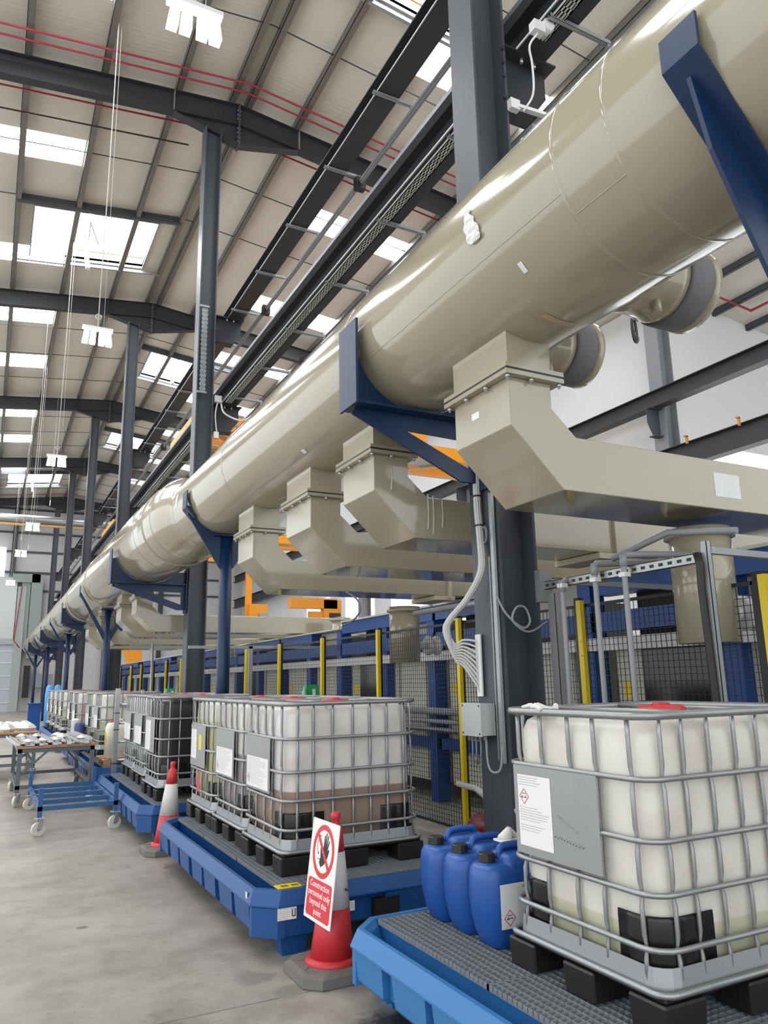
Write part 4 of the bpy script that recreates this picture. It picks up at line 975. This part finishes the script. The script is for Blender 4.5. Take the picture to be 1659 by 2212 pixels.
part('face_symbol', MB().join(fc, FM), ink, sg)
part('fixing', MB().lathe([(.008, 4.40), (.008, 4.43)], 8, (2.0, 0, .48), 'y'), steel, sg)

# tables and trolley --------------------------------------------------------
def caster(t, x, y, z, r=.075, ang=0, brake=True):
    w = part('caster', MB().tube([(x - .02 * math.cos(ang + PI / 2), y - .02 * math.sin(ang + PI / 2), r), (x + .02 * math.cos(ang + PI / 2), y + .02 * math.sin(ang + PI / 2), r)], r, 20, smooth=True), mat('cream wheel', 'd6d3c8', .45), t)
    f = MB()
    for s in (-1, 1):
        ox, oy = s * .03 * math.cos(ang + PI / 2), s * .03 * math.sin(ang + PI / 2)
        f.beam((x + ox, y + oy, r), (x + ox + .03 * math.cos(ang), y + oy + .03 * math.sin(ang), z - .01), .05, .005, up=(math.cos(ang + PI / 2), math.sin(ang + PI / 2), 0.01))
    f.box(x - .05, y - .045, z - .01, x + .06, y + .045, z)
    part('fork', f, zinc, w)
    part('hub', MB().tube([(x - .023 * math.cos(ang + PI / 2), y - .023 * math.sin(ang + PI / 2), r), (x + .023 * math.cos(ang + PI / 2), y + .023 * math.sin(ang + PI / 2), r)], .022, 12), galv, w)
def worktable(x0, y0, x1, y1, zt, lab):
    t = thing('work_table', lab, 'table', ((x0 + x1) / 2, (y0 + y1) / 2, 0)); g = mat('grey table steel', '5f666b', .45)
    for x in (x0 + .03, x1 - .03):
        for y in (y0 + .03, y1 - .03): part('leg', MB().box(x - .03, y - .03, .19, x + .03, y + .03, zt - .03), g, t); caster(t, x, y, .19, .08, 1.0)
    part('frame_rail', MB().box(x0, y0, zt - .09, x1, y0 + .05, zt - .03).box(x0, y1 - .05, zt - .09, x1, y1, zt - .03).box(x0, y0, zt - .09, x0 + .05, y1, zt - .03).box(x1 - .05, y0, zt - .09, x1, y1, zt - .03), g, t)
    part('lower_rail', MB().box(x0, y0, .24, x1, y0 + .05, .29).box(x0, y1 - .05, .24, x1, y1, .29).box(x0, y0, .24, x0 + .05, y1, .29).box(x1 - .05, y0, .24, x1, y1, .29), g, t)
    b = MB()
    for y in (y0 + .03, y1 - .03):
        b.beam((x0 + .05, y, zt - .4), (x0 + .42, y, zt - .06), .03, .03); b.beam((x1 - .05, y, zt - .4), (x1 - .35, y, zt - .06), .03, .03)
    part('brace', b, g, t, split=True)
    part('tabletop', MB().box(x0 - .02, y0 - .02, zt - .03, x1 + .02, y1 + .02, zt), mat('table board', 'a9805c', .6, noise=.15, scale=5), t)
    return t
worktable(.5, 12.6, 1.55, 14.7, .83, 'nearer grey work table on casters, heaped with wrapped aluminium profiles')
worktable(-.1, 16.2, .95, 18.4, .85, 'farther work table, piled with white film')
prof = mat('wrapped aluminium', 'c9cacb', .35, .3, noise=.1, scale=12)
for i in range(17):
    x = .50 + i * .062; y0_ = 12.5 + random.random() * .2; a = random.uniform(-.12, .12); ln = random.uniform(1.5, 2.1); q_ = i % 4
    m = MB(); zz0 = .833 + (.03 if i % 3 == 1 else 0)
    m.beam((x, y0_, zz0 + .012), (x + a, y0_ + ln, zz0 + .012), .06, .016)
    if q_ != 2: m.beam((x - .026, y0_, zz0 + .03), (x - .026 + a, y0_ + ln, zz0 + .03), .006, .045)
    if q_ in (0, 3): m.beam((x + .026, y0_, zz0 + .03), (x + .026 + a, y0_ + ln, zz0 + .03), .006, .05)
    solo('aluminium_profile', m, prof, 'silver aluminium profile lying lengthwise on the nearer work table', 'profile', 'profiles on the nearer work table')
for i in range(9):
    m = MB(); x, y = .55 + random.random() * .9, 12.75 + random.random() * 1.5
    rg = [[(x + w * math.cos(2 * PI * j / 9) * (1 + .25 * math.sin(3 * j + i)), y + w * 1.5 * math.sin(2 * PI * j / 9), .87 + h_) for j in range(9)] for w, h_ in ((.06, 0), (.08, .02), (.05, .045), (.015, .06))]
    m.loft(rg, smooth=False); solo('film_scrap', m, wrap, 'crumpled white film scrap among the aluminium profiles', 'film', 'film scraps on the nearer table')
for i in range(12):
    m = MB(); x, y = -.05 + random.random() * .95, 16.25 + random.random() * 2
    rg = [[(x + w * math.cos(2 * PI * j / 10) * (1 + .3 * math.sin(2.3 * j + i)), y + w * 1.4 * math.sin(2 * PI * j / 10), .851 + h_) for j in range(10)] for w, h_ in ((.13, 0), (.16, .05), (.11, .11), (.04, .15))]
    m.loft(rg, smooth=False); solo('film_bundle', m, wrap, 'white film bundle heaped on the farther work table', 'film', 'film bundles on the farther table')
t = thing('trolley', 'low blue slatted trolley on four cream casters, in front of the spill trays', 'trolley', (1.1, 11, 0)); tb = mat('trolley blue', '2c5a8c', .45, noise=.1, scale=6)
x0, x1, y0, y1 = .66, 1.55, 10.1, 12.3
m = MB()
for k in range(5): y = y0 + k * (y1 - y0 - .04) / 4; m.box(x0, y, .27, x1, y + .04, .32)
part('slat', m, tb, t, split=True); part('side_rail', MB().box(x0, y0, .27, x0 + .04, y1, .32).box(x1 - .04, y0, .27, x1, y1, .32), tb, t)
for x in (x0, x1 - .05):
    for y in (y0, y1 - .05): part('corner_post', MB().box(x, y, .2, x + .05, y + .05, .52), tb, t); caster(t, x + .02, y + .02, .2, .075, .3)
t = thing('ladder_frame', 'upright aluminium ladder frame standing between the black tote and the tables', 'ladder', (1.9, 12.75, 0))
part('stile', MB().box(1.83, 12.72, 0, 1.90, 12.78, 1.63), alu, t); part('stile', MB().box(2.22, 12.72, 0, 2.26, 12.78, 1.6), alu, t)
for z in (.28, .55, .82, 1.1, 1.38): part('rung', MB().tube([(1.90, 12.75, z), (2.22, 12.75, z)], .018, 8), alu, t)
for z in (.5, 1.0, 1.25): part('strap', MB().box(1.825, 12.71, z, 1.905, 12.79, z + .012), black, t)
t = thing('wooden_pallet', 'small wooden pallet under the white jerrycans', 'pallet', (2.4, 14.2, .40)); m = MB()
for y in (13.5, 13.85, 14.2): m.box(1.8, y, .478, 2.7, y + .2, .5)
part('deck_board', m, wood, t, split=True); m = MB()
for x in (1.82, 2.2, 2.58):
    for y in (13.5, 14.26): m.box(x, y, .402, x + .1, y + .12, .478)
part('block', m, wood, t, split=True)
def jerrycan(x, y, z, w, d, h, lab, m_=None, nm='jerrycan'):
    t = thing(nm, lab, 'jerrycan', (x, y, z), 'white jerrycans on the pallet'); rg = []
    for zz, f, r in ((0, .9, .04), (.02, 1, .05), (h * .8, 1, .06), (h * .92, .85, .05), (h * .95, .6, .04)): rg.append([(x + p[0], y + p[1], z + zz) for p in rrect(-w / 2 * f, -d / 2 * f, w / 2 * f, d / 2 * f, r, 4)])
    part('can_body', MB().loft(rg, smooth=True), m_ or mat('milky plastic', 'dcd6c8', .4), t); part('cap', MB().lathe([(.03, z + h * .93), (.03, z + h)], 14, (x - w * .25, y, 0)), redp, t)
    part('handle', MB().tube([(x - .02, y, z + h * .93), (x - .01, y, z + h * 1.02), (x + w * .25, y, z + h * 1.02), (x + w * .3, y, z + h * .93)], .014, 8), m_ or MATS['milky plastic'], t)
    part('label', MB().box(x - w / 2 - .002, y - d * .25, z + h * .3, x - w / 2, y + d * .25, z + h * .7), yellow, t, label='yellow hazard label')
jerrycan(2.02, 13.72, .502, .34, .34, .60, 'white jerrycan on the wooden pallet, left one'); jerrycan(2.42, 13.75, .502, .34, .34, .62, 'white jerrycan on the wooden pallet, right one')
t = thing('wrapped_drum', 'small navy drum wrapped in clear film at the edge of the pallet tray', 'drum', (1.74, 16.9, .40)); part('drum_body', MB().lathe([(.09, .402), (.1, .45), (.1, .9), (.08, .95)], 20, (1.76, 16.85, 0)), mat('navy plastic', '35467a', .4), t); part('film', MB().lathe([(.08, .42), (.09, .7), (.085, 1.0), (.04, 1.03)], 12, (1.70, 17.02, 0), smooth=False), wrap, t)
t = thing('floor_bollard_box', 'blue floor box at the foot of the farthest blue post', 'box', (1.65, 33, 0)); part('housing', MB().box(1.55, 33, 0, 2.0, 33.4, 1.0), blue_f, t); part('flange', MB().box(1.5, 32.95, 1.0, 2.05, 33.45, 1.04), blue_f, t)

# ============================================================ SAFETY FENCE
FX = 4.6
posts = [1.6, 3.36, 5.15, 7.1, 9.05, 10.95, 12.9, 14.85, 16.8, 18.7, 20.6, 22.5, 24.5, 26.5, 28.5, 31, 33.5, 36]
for i in range(len(posts) - 1):
    a, b = posts[i] + .035, posts[i + 1] - .035; near = i < 8
    t = thing('mesh_fence', '%s black mesh fence panel along the process line, counted from the right' % (ORD[i] if i < 16 else 'farthest'), 'fence panel', (FX, (a + b) / 2, .1), 'black mesh fence panels')
    m = MB(); w = .012 
    m.box(FX - w, a, .12, FX + w, a + .025, 2.3); m.box(FX - w, b - .025, .12, FX + w, b, 2.3); m.box(FX - w, a, 2.275, FX + w, b, 2.3); m.box(FX - w, a, .12, FX + w, b, .145); m.box(FX - w, a, 1.1, FX + w, b, 1.115)
    part('panel_frame', m, mesh_m, t)
    m = MB(); r = .0022 if near else .003; st = .05 if near else .1; n = int((b - a) / (st if near else .1))
    for k in range(1, n): y = a + k * (b - a) / n; m.box(FX - r, y - r, .14, FX + r, y + r, 2.28)
    stz = .05 if near else .1
    for k in range(1, int(2.14 / stz)): z = .14 + k * stz; m.box(FX + r, a, z - r, FX + 3 * r, b, z + r)
    part('wire_mesh', m, mesh_m, t)
for i, y in enumerate(posts):
    t = thing('safety_barrier', '%s black fence post with a yellow light-curtain strip, counted from the right' % (ORD[i] if i < 16 else ('seventeenth' if i == 16 else 'farthest')), 'fence post', (FX, y, 0), 'fence posts with yellow strips')
    part('post', MB().box(FX - .03, y - .03, 0, FX + .03, y + .03, 2.36), mesh_m, t)
    part('yellow_strip', MB().box(FX - .075, y - .1, .15, FX - .032, y - .045, 2.33), yellow, t)
    part('foot', MB().box(FX - .06, y - .07, 0, FX + .06, y + .07, .012), mesh_m, t)
    m = MB(); [m.box(FX - .077, y - .085, z, FX - .0748, y - .08, z + .014) for z in (.85, .97, 1.85, 1.97)]; part('slot', m, ink, t, split=True)

# ============================================================ PROCESS LINE BEHIND THE FENCE
PXF = 5.75
for i in range(13):
    y0 = -.35 + i * 3.3; y1 = y0 + 3.22; hz = 2.72 if i < 4 else 2.60
    t = thing('tank_module', '%s blue-framed process tank behind the fence, counted from the right' % ORD[i], 'tank', (PXF + .8, y0 + 1.6, 0), 'blue-framed process tanks')
    part('tank', MB().box(PXF + .14, y0 + .1, .25, PXF + 2.6, y1 - .1, 2.05), tank_m if i % 2 == 0 else grey_t, t)
    for y in (y0, y0 + 1.5): part('frame_post', MB().box(PXF, y, 0, PXF + .2, y + .2, hz - .03), blue_f, t)
    part('top_beam', MB().box(PXF - .02, y0 + (1.4 if i % 2 == 0 else 0), hz - .2, PXF + .2, y1, hz), blue_f, t)
    part('mid_beam', MB().box(PXF - .02, y0, 2.14, PXF + .18, y1, 2.34), blue_f, t)
    part('upper_panel', MB().box(PXF + .19, y0 + .25, 2.36, PXF + .24, y0 + 1.5, hz - .01), grey_t, t)
    part('low_beam', MB().box(PXF + .02, y0, .72, PXF + .18, y1, .86), blue_f, t)
    part('rim_cap', MB().box(PXF - .05, y0, hz, PXF + .5, y1, hz + .03), grey_t, t)
    part('tank_opening_shade', MB().box(PXF + .35, y0 + 1.9, 2.07, PXF + 2.5, y1 - .25, hz - .02), mat('painted opening shade', '101113', .6), t)  # near-black box: shade of the open tank put into its colour
    if i % 2: part('dark_door', MB().box(PXF + .115, y0 + 1.72, .3, PXF + .138, y0 + 2.75, 2.0), mat('tinted door panel', '14181b', .12), t)
    part('sign', MB().box(PXF + .132, y0 + 2.86, 1.46, PXF + .138, y0 + 3.04, 1.62), yellow, t, label='small yellow hazard notice')
    part('rib', MB().box(PXF + .10, y0 + .45, .3, PXF + .14, y0 + .52, 2.02).box(PXF + .10, y0 + 1.3, .3, PXF + .14, y0 + 1.37, 2.02), grey_t, t, split=True)
solo('cable_duct', MB().box(5.66, .2, 1.94, 5.73, 18.4, 2.07), mat('white plastic trunking', 'c9cac8', .5), 'long white trunking rail behind the mesh fence', 'trunking')
solo('cable_duct', MB().box(5.66, 18.6, 1.94, 5.73, 36, 2.07), mat('white plastic trunking', 'c9cac8', .5), 'far continuation of the white trunking rail behind the second column', 'trunking')
for k, (z, r) in enumerate(((1.24, .05), (1.10, .032), (.99, .032))):
    solo('process_pipe', MB().tube([(5.69, 5.3, z), (5.69, 13, z)], r, 12), grey_p, ['thick grey pipe, top of the three behind the fence beside the brown tote', 'thin grey pipe, middle of the three behind the fence', 'thin grey pipe, lowest of the three behind the fence'][k], 'pipe')
for i, (x, y, zt, zb) in enumerate(((4.57, 3.78, 2.72, 1.9), (4.85, 8.8, 2.62, 1.9), (6.7, 15.0, 3.0, 2.1), (6.1, 20.5, 2.6, 2.0), (6.0, 22.9, 2.6, 2.0), (6.0, 26.5, 2.5, 2.0), (6.0, 29, 2.5, 2.0))):
    R = .2 if i else .215
    t = thing('riser_pipe', ['wide beige riser with a collar under the nearest branch duct, at right', 'wide beige riser under the fourth branch duct', 'wide beige riser in front of the blue frames, right of the blue post', 'beige riser just right of the second column', 'beige riser just left of the second column', 'beige riser, second from the far end', 'beige riser, farthest one'][i], 'pipe', (x, y, zb))
    part('riser', MB().lathe([(R, zb), (R, zt)], 32, (x, y, 0)), duct, t)
    part('collar', MB().lathe([(R, zt - .07), (R + .03, zt - .065), (R + .03, zt - .03), (R + .012, zt - .025), (R + .012, zt), (R - .01, zt)], 32, (x, y, 0)), duct, t)
    if i < 3:
        part('side_branch', MB().lathe([(.05, x + R - .02), (.05, x + R + .14)], 16, (0, y, zb + .22), 'x'), white, t)
        v = part('valve', MB().lathe([(.11, x + R + .12), (.13, x + R + .14), (.13, x + R + .17), (.09, x + R + .18), (.09, x + R + .26), (.13, x + R + .27), (.13, x + R + .3)], 20, (0, y, zb + .22), 'x'), white, t)
# strut frame beside the near column with hanging pipes
t = thing('pipe_stand', 'galvanised slotted strut frame bolted to the near column above the near tote', 'frame', (3.8, 3.1, 0))
m = MB(); m.box(3.78, 3.12, 2.345, 3.784, 4.67, 2.405); m.box(3.78, 3.12, 2.345, 3.82, 4.67, 2.349); m.box(3.78, 3.12, 2.401, 3.82, 4.67, 2.405)
part('strut', m, galv_d, t)
m = MB(); [m.box(3.7785, 3.2 + k * .075, 2.365, 3.7805, 3.235 + k * .075, 2.385) for k in range(19)]; part('slot', m, ink, t, split=True)
m = MB(); m.box(3.78, 3.08, .42, 3.82, 3.084, 2.47); m.box(3.78, 3.08, .42, 3.784, 3.12, 2.47); m.box(3.816, 3.08, .42, 3.82, 3.12, 2.47); part('strut_post', m, galv, t)
m = MB(); m.box(3.72, 4.42, 0, 3.8, 4.424, 2.3); m.box(3.72, 4.42, 0, 3.724, 4.5, 2.3); m.box(3.796, 4.42, 0, 3.8, 4.5, 2.3); part('strut_post', m, galv_d, t)
part('cross_strut', MB().box(3.8, 3.1, 2.40, 5.6, 3.14, 2.44).box(3.8, 4.5, 2.38, 5.5, 4.54, 2.42), galv, t, split=True)
part('corner_bracket', MB().box(3.74, 4.6, 2.25, 3.86, 4.665, 2.5), galv, t)
part('black_hose', MB().tube([(3.76, 3.14, 2.4), (3.755, 3.12, 2.33), (3.76, 3.13, 2.2), (3.765, 3.12, 1.6), (3.77, 3.1, .5)], .022, 8), mesh_m, t)
for i, (y, zt) in enumerate(((4.35, 2.36), (4.0, 2.44), (3.72, 2.46))):
    lab = ['grey plastic pipe on the strut frame, nearest the column', 'grey plastic pipe, middle of the three on the strut frame', 'grey plastic pipe on the strut frame, farthest from the column'][i]
    p = thing('standpipe', lab, 'pipe', (3.74, y, .5)); part('pipe', MB().tube([(3.70, y - .05, .5), (3.74, y, zt), (3.76, y, zt + .02)] + ([(4.4, y - .02, zt + .06)] if i else [(4.2, y, zt + .05)]), .019, 10), grey_p, p)
    part('pipe_clip', MB().box(3.715, y - .028, 2.33, 3.77, y + .028, 2.36), white, p); part('elbow', MB().lathe([(.026, zt - .06), (.026, zt + .02)], 12, (3.74, y, 0)), grey_p, p)
solo('overhead_pipe', MB().tube([(3.9, 3.98, 2.5), (4.0, 3.55, 2.62), (4.1, 3.1, 2.56)], .022, 10), grey_p, 'bent grey pipe lying over the strut frame', 'pipe')
solo('inclined_tube', MB().tube([(4.55, 8.0, 2.46), (3.95, 4.95, 2.36)], .03, 10), galv, 'inclined galvanised tube left of the near column above the fence', 'rail')
t = thing('strut_stand', 'galvanised strut stand with a long crossbar behind the second column', 'frame', (3.3, 13, 0)); part('crossbar', MB().box(3.0, 13.0, 2.26, 6.2, 13.05, 2.31), galv, t); part('upright', MB().box(4.05, 13.0, 0, 4.12, 13.05, 2.3), galv, t)
t = thing('strut_stand', 'thin galvanised stand left of the second column, above the green box', 'frame', (2.9, 15, 0)); part('crossbar', MB().box(2.95, 16.2, 2.36, 3.4, 16.25, 2.41), galv, t); part('upright', MB().tube([(3.0, 16.2, 0), (3.0, 16.2, 2.5)], .025, 8), galv, t)
for x, y, zb_, wd_, lab in ((3.55, 9.0, 1.44, .17, 'green eyewash bottle station seen above the totes beside the blue post'), (3.0, 14.6, 1.40, .14, 'green box beside the second column'), (2.95, 28.7, 1.35, .12, 'small green bottle holder far down the line')):
    t = thing('eyewash_station', lab, 'eyewash station', (x, y, 1.5)); part('back_box', MB().box(x, y, zb_, x + wd_, y + .1, zb_ + .2), green, t); part('bottle', MB().lathe([(.03, zb_), (.03, zb_ + .12), (.012, zb_ + .15), (.012, zb_ + .18)], 12, (x - .04, y - .03, 0)), mat('pale green bottle', '7fc2a0', .4), t); part('notice', MB().box(x + .08, y - .004, zb_ + .06, x + .12, y, zb_ + .15), paper, t)
    part('stand', MB().tube([(x + .1, y + .05, 0), (x + .1, y + .05, zb_)], .025, 8), galv, t)
for i, (x, y) in enumerate(((2.02, 29.6), (2.30, 29.75))):
    solo('blue_sack', MB().loft([[(x + w * math.cos(2 * PI * j / 10), y + w * .6 * math.sin(2 * PI * j / 10), z) for j in range(10)] for w, z in ((.12, 0), (.13, 1.4), (.1, 1.66), (.04, 1.72))], smooth=True), mat('sky blue plastic', '5aa5e8', .35), ['light blue bag standing behind the far totes, left one', 'light blue bag standing behind the far totes, right one'][i], 'bag')
t = thing('pump', 'red and silver pump on the floor behind the brown tote', 'pump', (4.1, 6.3, .1)); part('pump_body', MB().lathe([(.12, 5.9), (.14, 5.95), (.14, 6.2), (.08, 6.25)], 20, (4.15, 0, .33), 'y'), mat('dark red metal', '7d1f2a', .4), t); part('pump_head', MB().lathe([(.05, .3), (.09, .36), (.09, .46), (.05, .5)], 16, (4.12, 5.8, 0)), zinc, t); part('pump_foot', MB().box(4.0, 5.75, 0, 4.3, 6.3, .2), black, t)
part('discharge_pipe', MB().tube([(4.15, 5.9, .5), (4.15, 6.0, .62), (4.4, 6.6, .62), (4.45, 7.0, .62)], .03, 10), white, t)

# junction box, conduit and cable bundle on the near column ----------------
t = thing('junction_box', 'pale grey junction box on the near column', 'junction box', (3.38, 4.9, 1.26))
part('box_body', MB().box(3.28, 4.80, 1.27, 3.40, 5.05, 1.50), mat('grey enclosure', 'b4bab8', .45), t); part('lid', MB().box(3.265, 4.795, 1.265, 3.28, 5.055, 1.505), MATS['grey enclosure'], t)
b = MB(); [b.lathe([(.008, 3.262), (.008, 3.266)], 8, (0, y, z), 'x') for y in (4.815, 5.035) for z in (1.285, 1.485)]; part('screw', b, steel, t, split=True)
part('cable_gland', MB().lathe([(.014, 1.235), (.014, 1.27)], 8, (3.33, 4.84, 0)).lathe([(.014, 1.235), (.014, 1.27)], 8, (3.33, 4.9, 0)).lathe([(.014, 1.235), (.014, 1.27)], 8, (3.33, 4.96, 0)).lathe([(.014, 1.235), (.014, 1.27)], 8, (3.33, 5.01, 0)), grey_p, t, split=True)
m = MB(); m.tube(spl([(3.33, 4.83, 1.24), (3.33, 4.82, 1.08), (3.33, 4.77, 1.02), (3.36, 4.71, 1.04), (3.38, 4.70, 1.2)]), .009, 8)
for y in (4.9, 4.96, 5.01): m.tube([(3.33, y, 1.24), (3.34, y + .02, 1.12), (3.37, y + .05, 1.05)], .006, 6)
part('cable', m, grey_p, t)
t = thing('cable_channel', 'galvanised channel running up the corner of the near column', 'channel', (3.4, 4.7, 1.05)); part('channel', MB().box(3.375, 4.68, 1.08, 3.398, 4.72, 3.1).box(3.37, 4.735, 1.1, 3.39, 4.745, 2.6), galv, t)
t = thing('cable_bundle', 'thick bundle of white cables running down the near column and fanning out', 'cables', (3.36, 4.8, 1.6)); wc = mat('white cable', 'c3c3bf', .45)
for k in range(9):
    a = 2 * PI * k / 9; ox, oy = .022 * math.cos(a), .022 * math.sin(a); e = k * .05
    m = MB().tube(spl([(3.37 + ox, 4.86 + oy, 3.3), (3.37 + ox, 4.86 + oy, 3.0), (3.37 + ox, 4.84 + oy, 2.75), (3.35 + ox, 4.82 + oy, 2.5), (3.3 + ox, 4.95 + oy, 2.3), (3.22 + ox, 5.08 + oy, 2.15), (3.2 + ox, 5.12 + oy, 2.05), (3.25 + ox * .6, 5.1, 1.95 - e * .3), (3.31, 5.06, 1.98 - .5 * e), (3.375, 4.985, 1.97 - e * .85), (3.395, 4.97, 1.93 - e * .9)]), .0095, 6)
    part('cable', m, wc, t)
part('cable_tie', MB().lathe([(.038, 2.86), (.038, 2.87)], 12, (3.37, 4.85, 0)).lathe([(.038, 3.1), (.038, 3.11)], 12, (3.37, 4.86, 0)), mesh_m, t)
part('mounting_strip', MB().box(3.385, 4.93, 1.55, 3.397, 5.0, 2.02), white, t)
solo('cable_loop', MB().tube(spl([(3.36, 4.66, 2.3), (3.42, 4.62, 2.15), (3.55, 4.6, 2.05), (3.62, 4.6, 2.1), (3.58, 4.6, 2.2), (3.5, 4.6, 2.2), (3.46, 4.6, 2.1), (3.6, 4.6, 2.02), (3.8, 4.62, 2.1)]), .009, 6), grey_p, 'loop of grey cable on the near column, left of the strut frame', 'cable')
solo('cable_loop', MB().tube(loop((3.36, 4.78, 2.78), .05, 2, (.3, 1)), .005, 6), grey_p, 'small coil of grey cable tied to the white cable bundle', 'cable')
# sockets and floodlight high on the near column
t = thing('socket_cluster', 'white sockets at the end of the cable tray on the near column', 'socket', (4.0, 4.5, 7.4)); part('socket', MB().lathe([(.06, 4.3), (.06, 4.42)], 14, (4.0, 0, 7.40), 'y').cb(3.9, 4.35, 7.35, .12, .08, .1), white, t)
part('cable', MB().tube(spl([(3.9, 4.35, 7.3), (3.84, 4.4, 7.18), (3.9, 4.45, 7.05), (3.93, 4.5, 6.8), (3.87, 4.58, 6.65)]), .010, 8), white, t)
t = thing('floodlight', 'grey finned floodlight on a white bracket at the near column', 'floodlight', (3.85, 4.6, 6.3)); part('arm', MB().beam((3.8, 4.62, 6.72), (4.1, 4.5, 6.62), .05, .03).cb(3.8, 4.62, 6.72, .1, .06, .1), white, t)
m = MB(); [m.box(3.9 + .0 * k, 4.5 + .03 * k, 6.3, 4.2, 4.512 + .03 * k, 6.42) for k in range(12)]; m.box(3.88, 4.48, 6.42, 4.22, 4.88, 6.46); part('heat_sink', m, galv_d, t)
t = thing('cable_tray', 'vertical perforated tray on the second column with white cables', 'cable tray', (3.5, 14.96, 7.6)); y = 14.95
m = MB(); [m.box(3.47 + .028 * i, y, 7.65, 3.484 + .028 * i, y + .01, 9.6) for i in range(5)]; [m.box(3.47, y, 7.65 + .1 * k, 3.596, y + .01, 7.70 + .1 * k) for k in range(20)]; part('tray', m, zinc, t)
part('strut_clamp', MB().box(3.42, y - .03, 9.58, 3.62, y + .01, 9.62).box(3.42, y - .03, 7.62, 3.62, y + .01, 7.66), galv, t)
t = thing('socket_cluster', 'white sockets and cables on the right of the second column', 'socket', (3.9, 15, 7.4)); part('socket', MB().cb(3.88, 15.0, 7.55, .14, .12, .14).cb(3.86, 15.0, 6.75, .1, .1, .14), white, t); part('cable', MB().tube(spl([(3.88, 15, 7.5), (3.84, 15, 7.2), (3.88, 15, 6.8)]), .014, 8).tube(spl([(3.95, 15, 7.5), (4.02, 14.95, 7.25), (4.35, 14.9, 7.12), (4.6, 14.9, 7.25)]), .02, 8), white, t)
# parcel wraps on the far side of the second crane rail

# writing that shows behind the fence and on the conductor bar
tanks = [o for o in C.objects if o.name.startswith('tank_module')]; bars = [o for o in C.objects if o.name.startswith('conductor_bar')]
for tk, y, z, w, txt in ((tanks[2], 6.86, 1.44, .34, 'ET'), (tanks[1], 4.72, 1.45, .17, 'NG')):
    q = part('name_plate', MB().box(PXF + .125, y - w, z, PXF + .137, y, z + .19), paper, tk)
    part('lettering', MB().join(text_mb(txt, .075, 'RIGHT'), frame_on(Vector((PXF + .124, y - w + .02, z + .02)), (0, -1, 0), (0, 0, 1))), ink, q)
part('lettering', MB().join(text_mb('ILE', .055, 'LEFT'), frame_on(Vector((4.66 - .0365, 5.22, 7.305)), (0, -1, 0), (0, 0, 1))), ink, bars[1])
